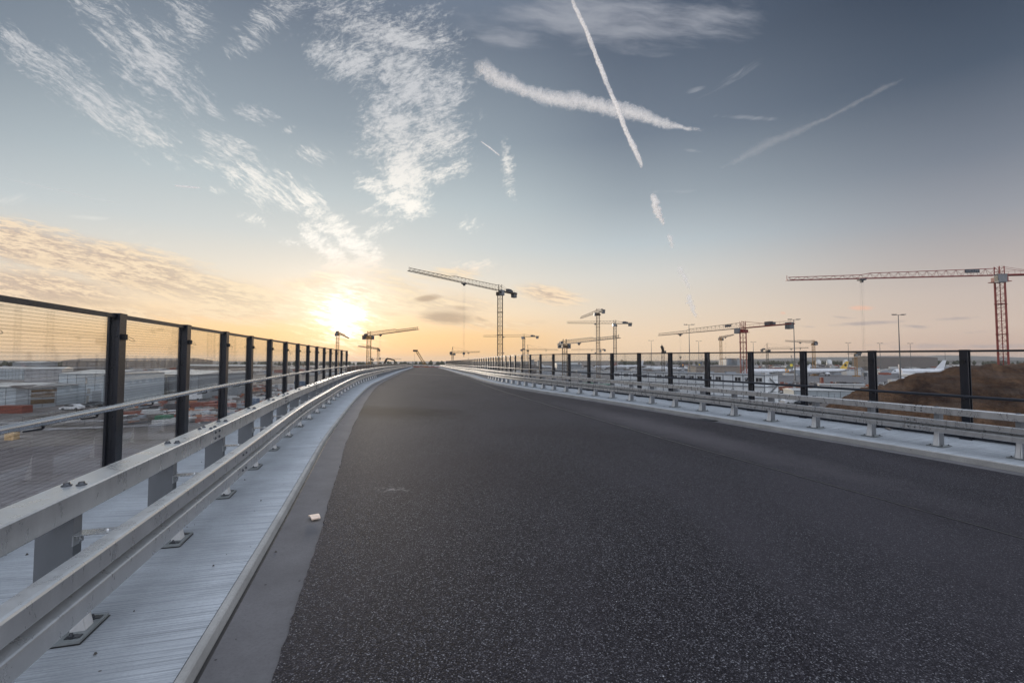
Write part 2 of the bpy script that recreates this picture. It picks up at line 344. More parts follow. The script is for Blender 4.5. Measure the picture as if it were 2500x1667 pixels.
# ------------------------------------------------------------------ guardrails
BM={}
def guardrail(E,label,phase,splice,a,b):
    h=SH[E.side]; root=thing('guardrail',E.P(0,1.15+h,-2.06),label,'guardrail','steel guardrails along the bridge')
    # posts
    sd=E.side; flip=(lambda mb:mb)
    def add_flare(mb):
        # foot flare towards the road
        for y in(-.036,.036):
            mb.add([(.075,y-.004,.014),(.15,y-.004,.014),(.076,y-.004,.34),(.075,y+.004,.014),(.15,y+.004,.014),(.076,y+.004,.34)],[(0,1,2),(5,4,3),(0,3,4,1),(1,4,5,2),(2,5,3,0)])
        mb.add([(.150,-.04,.014),(.150,.04,.014),(.076,.04,.34),(.076,-.04,.34),(.144,-.04,.014),(.144,.04,.014),(.070,.04,.34),(.070,-.04,.34)],[(0,1,2,3),(7,6,5,4)])
    def post_mesh(simple):
        mb=MB()
        for (x0,x1,y0,y1,z0,z1) in((-.10,.075,-.04,-.034,.012,.688),(.069,.075,-.034,.034,.012,.688),(-.10,-.094,-.034,.034,.012,.688),(-.10,.075,.034,.04,.012,.688)):
            mb.bbox(x0,x1,y0,y1,z0,z1)
        if simple: add_flare(mb)
        if simple:
            mb.bbox(-.16,.17,-.14,.14,0,.014)
        return mb
    def rotd(o,s):
        p,t,n=E.fr(s); ang=math.atan2(n.y,n.x); o.rotation_euler=(0,0,ang)
        o.location=p+n*(1.15+h)+Vector((0,0,-2.065))-Vector(root['_o'])
    pr=post_mesh(False).build('post',GALVD,root,org=Vector(root['_o']))
    # mesh coordinates: rebuild around zero
    for v_,c in zip(pr.data.vertices,post_mesh(False).v): v_.co=c
    ft=MB(); add_flare(ft); foot=ft.build('foot_gusset',FOOT); foot.parent=pr
    pl=MB(); pl.bbox(-.16,.175,-.145,.145,0.004,.020); plate=pl.build('base_plate',PLATE); plate.parent=pr
    pl=MB(); pl.bbox(-.165,.181,-.151,.151,0.0,.004); pad=pl.build('shadow_pad',JOINT); pad.parent=pr  # dark pad stands in for the shadow line round the plate
    for x in(-.11,.125):
        for y in(-.10,.10):
            bt=MB(); bt.tube([(x,y,.020),(x,y,.026)],.024,10); bt.bbox(x-.035,x+.035,y-.018,y+.018,.0205,.025); bt.dome((x-.012,y,.026),.015,.018); o=bt.build('anchor_bolt',BOLT); o.parent=pr
    br=MB(); br.bbox(.075,.315,-.05,.05,.555,.561); br.bbox(.075,.081,-.05,.05,.50,.56); br.dome((.081,0,.53),.018,.018,8,(1,0,0)); br.dome((.22,.0,.561),.016,.012)
    br.bbox(.309,.315,-.05,.05,.42,.555)
    brk=br.build('bracket',GALV); brk.parent=pr
    far=post_mesh(True); fpm=None
    n=0; s=phase-1.333*math.ceil((phase-a)/1.333)+1.333; p0=s; cnt=0
    while s<b-.3:
        if s>=a:
            if s<34:
                o=pr if n==0 else dup(pr,root); rotd(o,s); n+=1
            elif cnt<62:
                if fpm is None:
                    o=far.build('post',GALVD,root,org=Vector(root['_o']))
                    for v_,c in zip(o.data.vertices,far.v): v_.co=c
                    fpm=o
                else: o=dup(fpm,root)
                rotd(o,s); cnt+=1
            else: break
        s+=1.333
    rest=MB()
    while s<b-.3:
        p,t,nn=E.fr(s); ang=math.atan2(nn.y,nn.x); c=p+nn*(1.15+h)+Vector((0,0,-2.065))
        rest.box(c+Vector((0,0,.34)),(.18,.08,.69),ang); rest.box(c+Vector((0,0,.007)),(.33,.28,.014),ang); s+=1.333
    if rest.v: tag(rest.build('far_posts',GALVD,root),kind='stuff')
    def add_bolt(par,sg,o_,z_,way,r):
        p,t_,nn=E.fr(sg); c=p+nn*(o_+h)+Vector((0,0,z_-2.065)); key='bolt%d%s'%(int(r*1000),way)
        me=BM.get(key)
        if me is None:
            q=MB(); q.dome((0,0,0),r,r*.78,10,(0,0,1) if way=='up' else (1,0,0)); o=q.build('bolt',BOLT); me=BM[key]=o.data
        else: o=bpy.data.objects.new('bolt',me); COL.objects.link(o)
        o.parent=par; o.location=c-Vector(par['_o']); o.rotation_euler=(0,0,math.atan2(nn.y,nn.x))
    # beams in 4 m lengths
    k=math.floor((a-splice)/4); s0=splice+4*k
    U=[(1.105,.700),(1.105,.825),(1.110,.833),(1.285,.833),(1.292,.825),(1.292,.700),(1.285,.693),(1.112,.693)]
    Wp=[(1.45,.592),(1.452,.600),(1.530,.603),(1.545,.600),(1.55,.590),(1.55,.505),(1.545,.497),(1.47,.482),(1.465,.474),(1.47,.466),(1.54,.440),(1.548,.435),(1.55,.427),(1.55,.345),(1.545,.336),(1.47,.330)]
    Wp=Wp+[(x-.006,z+(-.006 if i<3 else 0)) for i,(x,z) in reversed(list(enumerate(Wp)))]
    i=0
    while s0<b:
        s1=min(s0+4-.006,b); sa=max(s0,a)
        if s1>sa+.2:
            st=list(np.linspace(sa,s1,9 if s0<40 else 4))
            ub=sweep(E,[(x+h,z-2.065) for x,z in U],st,True).build('upper_beam',GALV,root)
            lb=sweep(E,[(x+h,z-2.065) for x,z in Wp],st,True).build('lower_beam',GALV,root)
            if s0<30:
                for z_ in(.735,.795):
                    for sg in(s1-.07,s1-.19): add_bolt(ub,sg,1.292,z_,'side',.016)
                for sg in(s1-.07,s1-.19):
                    for o_ in(1.15,1.25): add_bolt(ub,sg,o_,.833,'up',.019)
                    for z_ in(.39,.55): add_bolt(lb,sg,1.55,z_,'side',.015)
                sp=p0
                while sp<s1:
                    if sp>sa:
                        for o_ in(1.165,1.235): add_bolt(ub,sp,o_,.833,'up',.026)
                    sp+=1.333
        s0+=4; i+=1
    return root
guardrail(EL,'galvanised steel guardrail on the left of the road, running close past the viewer',-3.02,-.70,L0,L1)
guardrail(ER,'galvanised steel guardrail on the right of the road, below the long glass fence',0.0,.43,R0,R1)

# ------------------------------------------------------------------ glass fences
def glass_fence(E,label,s0,n,npost_detail,hr0,hr1,loopstyle):
    root=thing('glass_fence',E.P(0,0,-2.02),label,'fence','glass fences on the bridge edges'); RO=Vector(root['_o'])
    sd=E.side
    pm=MB(); # H section: flange to the road, web, outer flange
    pm.bbox(.035,.060,-.075,.075,-2.01,.0); pm.bbox(-.060,-.035,-.075,.075,-2.01,-.0); pm.bbox(-.035,.035,-.05,.05,-2.01,-.004); pm.bbox(-.064,.064,-.079,.079,-.012,.004)
    pm.bbox(-.12,.11,-.11,.11,-2.012,-1.99)
    seam=MB(); seam.bbox(.0601,.0625,-.072,.072,-1.22,-1.214)
    for z in(-.62,-1.0,-1.42,-1.7): pm.dome((.02,-.0755,z),.008,.006,6,(0,-1,0))
    def place(o,s,dzz=0):
        p,t,nn=E.fr(s); o.rotation_euler=(0,0,math.atan2(nn.y,nn.x)); o.location=p-RO+Vector((0,0,dzz))
    post=pm.build('post',ANTH); post.parent=root
    cl=MB(); cl.bbox(.058,.095,-.03,.03,-.30,-.235); cl.dome((.095,.01,-.25),.008,.008,6,(1,0,0))
    clamp=cl.build('clamp',RUB); clamp.parent=post
    cb=MB(); fy=1 if sd>0 else -1
    if loopstyle=='loop':
        pts=[(.085,fy*.03,-.262)]+[(.09+.01*math.sin(a),fy*(.03+.085*(1-math.cos(a))),-.275-.022*math.sin(a)-.012*(1-math.cos(a))) for a in np.linspace(.0,2*PI,22)]
        cb.tube(pts,.0022,5); cb.tube([(.07,-fy*.02,-.265),(.066,-fy*.09,-.268),(.066,-fy*.13,-.268)],.003,5); cb.tube([(.066,-fy*.125,-.268),(.066,-fy*.14,-.268),(.066,-fy*.16,-.268)],lambda u:.003+.007*math.sin(PI*u),6)
    else:
        cb.tube([(.065,-.17,-.262),(.066,0,-.258),(.065,.14,-.265)],.0035,5); cb.tube([(.065,-.16,-.262),(.065,-.175,-.262),(.065,-.19,-.262)],lambda u:.003+.008*math.sin(PI*u),6)
    cable=cb.build('cable_loop',RUB); cable.parent=post
    simple=None
    meas=[0.08,1.98,3.88,5.74,7.66,9.66,11.66,13.7,15.74,17.84,19.88,21.96,24.0,26.02,28.06,30.05,31.98,33.92] if sd<0 else [0.04,2.05,4.02,5.82,7.72,9.74,11.74,13.78,15.88,18.0,20.04,22.1,24.06,26.1]
    sl=[s0+2*k for k in range(4)]+meas; sl=(sl+[sl[-1]+2*k for k in range(1,n)])[:n]
    for k,s in enumerate(sl):
        if k==0: place(post,s)
        elif k<npost_detail: place(dup(post,root),s)
        else:
            if simple is None:
                mm=MB(); mm.v=list(pm.v); mm.f=list(pm.f); mm.uv=list(pm.uv); mm.m=list(pm.m); mm.bbox(.058,.09,-.03,.03,-.30,-.235)
                simple=mm.build('post',ANTH); simple.parent=root; o=simple
            else: o=dup(simple,root)
            place(o,s)
    for k in range(n-1):
        a,b=sl[k]+.07,sl[k+1]-.07
        tr_=sweep(E,[(-.025,-.05),(-.025,-.004),(.025,-.004),(.025,-.05)],[a,b],True).build('top_rail',ANTHB,root)
        sweep(E,[(-.03,-2.0),(-.03,-1.90),(.03,-1.90),(.03,-2.0)],[a,b],True).build('bottom_rail',ANTH,root)
        g=sweep(E,[(-.008,-1.90),(-.008,-.05),(.008,-.05),(.008,-1.90)],[a-.02,b+.02],True).build('glass_pane',GLASS,root)
        wm=MB(); z=-1.875
        while z<-.07:
            P=[E.P(a-.01,0,z),E.P(b+.01,0,z)]; wm.bar(P[0],P[1],.0022 if k<10 else .0028,3,cap=False); z+=.0315
        wm.build('wires',WIRE,g)
    # handrail with brackets
    st=stations(hr0,hr1,.5,2.0,40); ob=.135
    mb=MB(); mb.tube([E.P(s,ob,-1.05) for s in st],.034,12)
    hr=mb.build('handrail',STEEL if sd>0 else ANTHB,root,smooth=True)
    mb=MB(); s=s0
    for s in sl:
        if s>hr1 or s>60: break
        for ds in(-.62,.62) if sd>0 else (0,):
            P=E.P(s+ds,ob,-1.08); mb.bar(P,P+Vector((0,0,-.03)),.022,6); Q=E.P(s+ds,.0,-1.13)
            mb.bar(P+Vector((0,0,-.03)),Q,.016,6)
    mb.build('handrail_brackets',ANTH,hr)
    return root
lf=glass_fence(EL,'tall glass fence with dark posts and a steel handrail, left side of the bridge',-8.0,18,15,-10.8,26.0,'loop')
rf=glass_fence(ER,'long tall glass fence with dark posts, right side of the bridge',-8.0,73,20,-10.8,136.0,'cable')

# low railing beyond the tall fence, left
root=thing('low_railing',EL.P(26.1,0,-2.0),'low brown mesh railing continuing the left glass fence down the bridge','railing')
st=stations(26.05,L1,1,2.5,40)
mb=MB(); mb.tube([EL.P(s,.02,-1.03) for s in st],.028,8); mb.build('top_rail',paint('weathered_rail',(.30,.27,.25),.45,.3),root)
m,t,out=nt('brown_mesh_infill'); tc=node(t,'ShaderNodeTexCoord'); n=noise(t,mapping(t,tc.outputs['UV'],(3,40,1)),1,3); c=ramp(t,n,[(.3,(.045,.032,.028)),(.7,(.09,.066,.055))]); pbr(t,out,c,.6,.2); BRM=m
s=26.0; pm=None; RO=Vector(root['_o']); k=0
while s<L1-.3:
    P=EL.P(s,0,0)
    if pm is None:
        mm=MB(); mm.bbox(-.03,.03,-.03,.03,-2.0,-1.04); pm=mm.build('post',paint('pale_post',(.33,.3,.28),.5,.3)); pm.parent=root; o=pm
    else: o=dup(pm,root)
    o.location=P-RO; s+=2.0; k+=1
    if s<L1-.3:
        sweep(EL,[(-.012,-1.93),(-.012,-1.09),(.012,-1.09),(.012,-1.93)],[s-1.96,s-.04],True).build('mesh_panel',BRM,root)

# ------------------------------------------------------------------ far end of the bridge
def frac(Y,f,dz=0): return road_pt(Y,f)+Vector((0,0,dz))
root=thing('barrier',frac(150.5,.5),'low red and white barrier closing the far end of the road','barrier')
REDW=paint('faded_red',(.35,.06,.04),.6); CRM=paint('off_white_board',(.55,.5,.45),.6)
A=frac(150.5,-.08); B=frac(150.5,1.12)
mb=MB(); mb.bar(A+Vector((0,0,.98)),B+Vector((0,0,.98)),.06); mb.build('top_rail',paint('barrier_steel',(.12,.09,.08),.5,.3),root)
mb=MB(); mb.bar(A+Vector((0,0,.66)),B+Vector((0,0,.66)),.24); mb.build('board',CRM,root)
mb=MB(); mb.bar(A+Vector((0,0,.25)),B+Vector((0,0,.25)),.14); mb.build('kick_rail',REDW,root)
for k in range(7):
    P=A.lerp(B,(k+.5)/7); mb=MB(); mb.bar(P+Vector((0,-.05,0)),P+Vector((0,-.05,1.02)),.09); mb.build('post',paint('barrier_post',(.10,.06,.05),.6),root)
P=W(1007.5,890,149); root=thing('junction_cabinet',Vector((P.x,P.y,CAMZ-2.0)),'small grey cabinet standing at the far left corner of the bridge','cabinet')
mb=MB(); mb.bbox(P.x-.16,P.x+.16,148.8,149.2,CAMZ-1.95,CAMZ-.35); mb.build('body',paint('cabinet_grey',(.22,.22,.2),.6),root)
mb=MB(); mb.bbox(P.x-.19,P.x+.19,148.77,149.23,CAMZ-.35,CAMZ-.28); mb.build('lid',paint('cabinet_lid',(.12,.12,.11),.6),root)

# small things lying on the bridge
WOODM=paint('raw_wood',(.72,.56,.45),.7,0,.2,30)
def chip(name,c,sx,sy,sz,rz,label,cat='wood offcut',mat=WOODM,bend=.012):
    mb=MB(); N=6; vs=[]
    for i in range(N+1):
        u=i/N; z=bend*math.sin(PI*u); x=(u-.5)*sx
        for y in(-sy/2,sy/2):
            yy=y*(1-.12*u); vs+= [(x,yy,z),(x,yy,z+sz)]
    fs=[]
    for i in range(N):
        a=i*4; b=a+4; fs+=[(a+1,b+1,b+3,a+3),(a,a+2,b+2,b),(a,b,b+1,a+1),(a+2,a+3,b+3,b+2)]
    fs+=[(0,1,3,2),(N*4,N*4+2,N*4+3,N*4+1)]
    mb.add(vs,fs); o=mb.build(name,mat); o.location=c; o.rotation_euler=(0,0,rz); tag(o,label,cat); return o
d_=ray(768,1262); d_=d_*(-1.578/d_[2]); chip('wood_chip',Vector((d_[0],d_[1],CAMZ-1.580)),.135,.095,.012,-.95,'pale curved chip of wood lying on the edge of the asphalt by the left gutter')
chip('wood_offcut',ER.P(-1.75,.14,-2.006),.42,.07,.035,1.2,'thin board offcut lying under the right guardrail at the foot of the glass fence',mat=paint('grey_board',(.25,.22,.2),.8),bend=0)
chip('wood_offcut',ER.P(1.6,.12,-2.006),.22,.05,.03,1.3,'short grey board offcut at the fence foot, farther than the thin board',mat=MATS['grey_board'],bend=0)
P=road_pt(15.3,.995); rt=local_thing('drain_cover','dark square drain cover set in the right hand gutter','drain cover')
mb=MB(); mb.bbox(-.2,.2,-.28,.28,0,.01); mb.build('frame',JOINT,rt)
for k in range(7): 
    mb=MB(); mb.bbox(-.17,.17,-.24+k*.075,-.20+k*.075,.0101,.022); mb.build('grate_bar',BOLT,rt)
rt.location=ER.P(ER.s_at_Y(15.3),2.25+.11,-2.075-KH[-1]); p,t_,nn=ER.fr(ER.s_at_Y(15.3)); rt.rotation_euler=(0,0,math.atan2(nn.y,nn.x))
mb=MB()
for k in range(150):
    E=EL if k%3 else ER; s=rng.uniform(-4,16) if k%3 else rng.uniform(-2,20); o_=rng.uniform(.1,1.9) if k%4 else rng.uniform(2.05,2.5); z=-2.01-.05*min(1,o_/1.15) if o_<1.9 else -2.077-KH[E.side]
    r=rng.uniform(.003,.010); P=E.P(s,o_+SH[E.side],z); mb.dome(P,r,r*1.1,5)
tag(mb.build('gravel',paint('grit',(.08,.075,.07),.8)),'scattered grit and small stones on the walkways and gutters','gravel',kind='stuff')
#PART2
# ------------------------------------------------------------------ airfield ground, apron, hills
m,t,out=nt('site_ground'); tc=node(t,'ShaderNodeTexCoord'); v=tc.outputs['Object']
a=noise(t,mapping(t,v,(.02,.05,1)),1,8,.65,.5); b=noise(t,v,.35,6,.7); d=noise(t,mapping(t,v,(.06,.22,1),(0,0,.2)),1,6,.7)
c=mixc(t,(.085,.072,.067),(.20,.18,.172),ramp(t,a,[(.38,0),(.62,1)]))
c=mixc(t,c,(.055,.05,.034),ramp(t,d,[(.55,0),(.68,.8)])); c=mixc(t,c,(.26,.24,.235),ramp(t,b,[(.58,0),(.75,.55)])); c=mixc(t,c,(.04,.035,.035),ramp(t,b,[(.25,.7),(.42,0)]))
pbr(t,out,c,.92,0,b,.5,.1,.2); GRD=m
mb=MB(); mb.add([(-9000,-3000,0),(9000,-3000,0),(9000,12000,0),(-9000,12000,0)],[(0,1,2,3)]); mb.build('ground',GRD)['kind']='structure'
def sheet(name,pts,z,mat): 
    mb=MB(); mb.add([(x,y,z) for x,y in pts],[tuple(range(len(pts)))]); o=mb.build(name,mat); o['kind']='structure'; return o
sheet('apron',[(20,232),(400,190),(900,330),(900,900),(60,900)],.06,APRON)
m,t,out=nt('paved_yard'); tc=node(t,'ShaderNodeTexCoord'); v=tc.outputs['Object']
a=noise(t,mapping(t,v,(.05,.5,1),(0,0,-.15)),1,7,.7,.4); b=noise(t,v,.6,6,.7)
c=mixc(t,(.085,.074,.080),(.16,.145,.152),ramp(t,a,[(.35,0),(.65,1)])); c=mixc(t,c,(.05,.044,.045),ramp(t,b,[(.28,.8),(.42,0)])); pbr(t,out,c,.85,0,a,.2,.02,.3)
sheet('paved_yard',[(-150,-20),(-8,-20),(-26,52),(-60,66),(-150,40)],.05,m)
m,t,out=nt('haul_road'); tc=node(t,'ShaderNodeTexCoord'); b=noise(t,mapping(t,tc.outputs['Object'],(.1,.1,1)),1,7,.7); c=mixc(t,(.19,.18,.185),(.27,.26,.265),b); pbr(t,out,c,.85); HR=m
sheet('haul_road',[(-200,62),(-74,92),(-70,96),(-200,70)],.07,HR); sheet('haul_road',[(-160,52),(-66,84),(-62,88),(-160,58)],.075,HR)
sheet('taxiway',[(-900,420),(60,250),(60,262),(-900,440)],.08,APRON); sheet('taxiway',[(-900,600),(40,330),(40,345),(-900,640)],.085,APRON)
sheet('taxiway',[(-900,900),(40,440),(40,470),(-900,960)],.09,APRON)
def ridge(name,Y,prof,col,thick=900,w=1.0):
    "prof: (px,py) skyline seen at distance Y, built as a rounded hill body"
    mb=MB(); vs=[]; xs=[]; P=[W(u,v_,Y) for u,v_ in prof]
    X0,X1=P[0].x,P[-1].x; N=160; R=np.random.default_rng(int(Y))
    px=[p.x for p in P]; pz=[p.z for p in P]; ph=R.uniform(0,6,8)
    for i in range(N+1):
        x=X0+(X1-X0)*i/N; z=float(np.interp(x,px,pz)); z+=sum(math.sin(x/Y*(30+37*k)+ph[k])*Y*.00022*w/(1+.4*k) for k in range(8))
        for f,hh in((-.5,0),(-.35,.45),(-.15,.85),(0,1),(.2,.8),(.5,0)): vs.append((x,Y+thick*f,max(.2,z*hh)))
    fs=[(i*6+k,(i+1)*6+k,(i+1)*6+k+1,i*6+k+1) for i in range(N) for k in range(5)]
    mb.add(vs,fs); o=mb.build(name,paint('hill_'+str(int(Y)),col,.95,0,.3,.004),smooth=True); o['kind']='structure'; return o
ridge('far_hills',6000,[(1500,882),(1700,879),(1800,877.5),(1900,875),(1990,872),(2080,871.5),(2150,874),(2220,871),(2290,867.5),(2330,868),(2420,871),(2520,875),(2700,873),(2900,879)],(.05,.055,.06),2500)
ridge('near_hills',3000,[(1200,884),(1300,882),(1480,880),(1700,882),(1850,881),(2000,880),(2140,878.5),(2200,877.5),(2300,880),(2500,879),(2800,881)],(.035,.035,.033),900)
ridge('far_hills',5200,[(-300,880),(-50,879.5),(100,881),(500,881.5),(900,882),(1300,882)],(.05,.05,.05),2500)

def forest(name,Y,x0,x1,h,label,seed,n=260):
    R=np.random.default_rng(seed); mb=MB(); 
    for k in range(n):
        x=R.uniform(x0,x1); y=Y+R.uniform(-20,20); hh=h*R.uniform(.45,1.0)*(1.2 if R.random()<.1 else 1); w=hh*R.uniform(.5,1.0)
        vs=[];N=7
        for j,(rr,zz) in enumerate(((.2,0),(.75,.25),(1,.5),(.7,.8),(.2,1))):
            for i in range(N):
                a=2*PI*i/N+j*.4; q=rr*w/2*R.uniform(.7,1.25); vs.append((x+math.cos(a)*q,y+math.sin(a)*q,hh*(zz+R.uniform(-.06,.06))))
        fs=[(j*N+i,j*N+(i+1)%N,(j+1)*N+(i+1)%N,(j+1)*N+i) for j in range(4) for i in range(N)]+[tuple(range(4*N,5*N))]
        mb.add(vs,fs)
    return tag(mb.build(name,paint('far_foliage',(.035,.04,.022),.9,0,.4,.2)),label,'woods',kind='stuff')
forest('far_woods',900,-1060,-780,12,'dark line of far trees on the horizon behind the left fence',3,150)
forest('far_woods',1000,-640,-150,11,'low dark woods along the horizon beyond the runway on the left',4,200)
forest('far_woods',1300,300,1900,13,'dark belt of trees at the far edge of the apron below the hills',5,330)

# ------------------------------------------------------------------ spoil heap on the right
m,t,out=nt('excavated_soil'); tc=node(t,'ShaderNodeTexCoord'); v=tc.outputs['Object']
a=noise(t,v,.16,8,.7,.4); b=noise(t,v,1.2,8,.8); e=noise(t,mapping(t,v,(.15,.15,.8)),1,5)
c=mixc(t,(.03,.015,.010),(.17,.095,.053),ramp(t,a,[(.36,0),(.64,1)])); c=mixc(t,c,(.035,.02,.015),ramp(t,b,[(.34,.8),(.52,0)])); c=mixc(t,c,(.33,.26,.21),ramp(t,b,[(.62,0),(.78,.6)])); c=mixc(t,c,(.12,.095,.085),ramp(t,e,[(.5,0),(.7,.5)]))
pbr(t,out,c,.95,0,b,1.0,.6,.15)
def fbm(x,y,s,R):
    r=0
    for k in range(6): r+=math.sin(x*s*2**k*1.13+R[k])*math.cos(y*s*2**k*.93+R[k+6])/2**k
    return r
def heap(name,mat,x0,x1,y0,y1,hf,step,label):
    nx=int((x1-x0)/step); ny=int((y1-y0)/step); vs=[]
    for j in range(ny+1):
        for i in range(nx+1):
            x=x0+i*step; y=y0+j*step; vs.append((x,y,max(-.3,hf(x,y))))
    mb=MB(); mb.add(vs,[(j*(nx+1)+i,j*(nx+1)+i+1,(j+1)*(nx+1)+i+1,(j+1)*(nx+1)+i) for j in range(ny) for i in range(nx)])
    return tag(mb.build(name,mat,smooth=False),label,'spoil heap')
CX=[44,54.6,60,63.5,66.8,72,74.2,80,83.5,88,97,110,125,140,155]; CZ=[0,5.2,7.0,7.6,8.9,10.1,11.0,10.7,11.5,11.5,11.75,12.0,12.2,8,0]
RH=rng.uniform(0,6,14)
def hh_(x,y):
    rough=.60*fbm(x,y,.22,RH)+.26*fbm(x,y,.9,RH)+.12*abs(math.sin(x*.9+y*.4+RH[3]))
    top=float(np.interp(x,CX,CZ)); d=y-76-1.5*math.sin(x*.13)
    s=.60 if d<0 else .8
    z=top-max(0,abs(d)-1.2)*s
    z2=8.2-abs(y-104)*.0-math.hypot((x-72)*.55,(y-102)*.6)*.62
    return max(z,0*z2)+rough*(1 if z>0 else .15)
heap('spoil_heap',m,40,158,52,98,hh_,.5,'large brown heap of excavated soil beside the bridge on the right')
def h2(x,y): return 6.0-math.hypot((x-66),(y-84)*.8)*.55+.25*fbm(x,y,.5,RH)
for k,(px,Y,r,hh) in enumerate([(1262,640,42,13),(1292,650,30,8),(1238,660,25,7)]):
    c=W(px,880,Y)
    def hf(x,y): 
        d=math.hypot(x-c.x,y-c.y)/r; return hh*(1-d)*(1+.15*fbm(x,y,.06,RH))+.3*fbm(x,y,.3,RH) if d<1 else -.2
    heap('gravel_heap',paint('grey_gravel_heap',(.07,.055,.05),.95,0,.3,.2),c.x-r,c.x+r,Y-r,Y+r,hf,2.5,['far dark gravel heap seen between the right fence posts, the tallest of three','far gravel heap just right of the tallest one','far gravel heap just left of the tallest one'][k])['group']='far gravel heaps'

# ------------------------------------------------------------------ tower cranes
CG='tower cranes around the airport site'
def lattice_box(mb,A,B,w,seg,ch,dg,up=Vector((0,0,1)),face=None):
    A=Vector(A);B=Vector(B); d=(B-A); L=d.length; d.normalize()
    a=(d.cross(Vector((0,1,0))) if abs(d.z)>.8 else d.cross(up)) if face is None else d.cross(face); a.normalize(); b=d.cross(a); n=max(2,int(L/seg)); cs=[(-1,-1),(1,-1),(1,1),(-1,1)]
    c=lambda k,i:A+d*(L*i/n)+a*(cs[k][0]*w/2)+b*(cs[k][1]*w/2)
    for k in range(4):
        mb.bar(c(k,0),c(k,n),ch,cap=False)
        for i in range(n):
            j=(k+1)%4; p,q=(c(k,i),c(j,i+1)) if (i+k)%2 else (c(j,i),c(k,i+1))
            mb.bar(p,q,dg,3,cap=False); mb.bar(c(k,i),c(j,i),dg,3,cap=False)
def lattice_tri(mb,A,B,w,h0,h1,seg,ch,dg,step_at=None):
    "triangular jib: two lower chords, one upper"
    A=Vector(A);B=Vector(B); d=B-A; L=d.length; d.normalize(); s=d.cross(Vector((0,0,1))).normalized(); up=s.cross(d); n=max(4,int(L/seg))
    hh=lambda f:(h0+(h1-h0)*f)*(.72 if step_at and f>step_at else 1)
    lo=lambda sg,i:A+d*(L*i/n)+s*(sg*w/2); hi=lambda i:A+d*(L*(min(i,n))/n)+up*hh(i/n)
    for sg in(-1,1): mb.bar(lo(sg,0),lo(sg,n),ch,cap=False)
    for i in range(n):
        mb.bar(hi(i),hi(i+1),ch,cap=False); m_=A+d*(L*(i+.5)/n)
        for sg in(-1,1):
            mb.bar(hi(i),lo(sg,i)+d*(L*.5/n),dg,3,cap=False); mb.bar(lo(sg,i)+d*(L*.5/n),hi(i+1),dg,3,cap=False)
        mb.bar(lo(-1,i),lo(1,i),dg,3,cap=False); mb.bar(lo(-1,i),lo(1,i+1),dg*.8,3,cap=False)
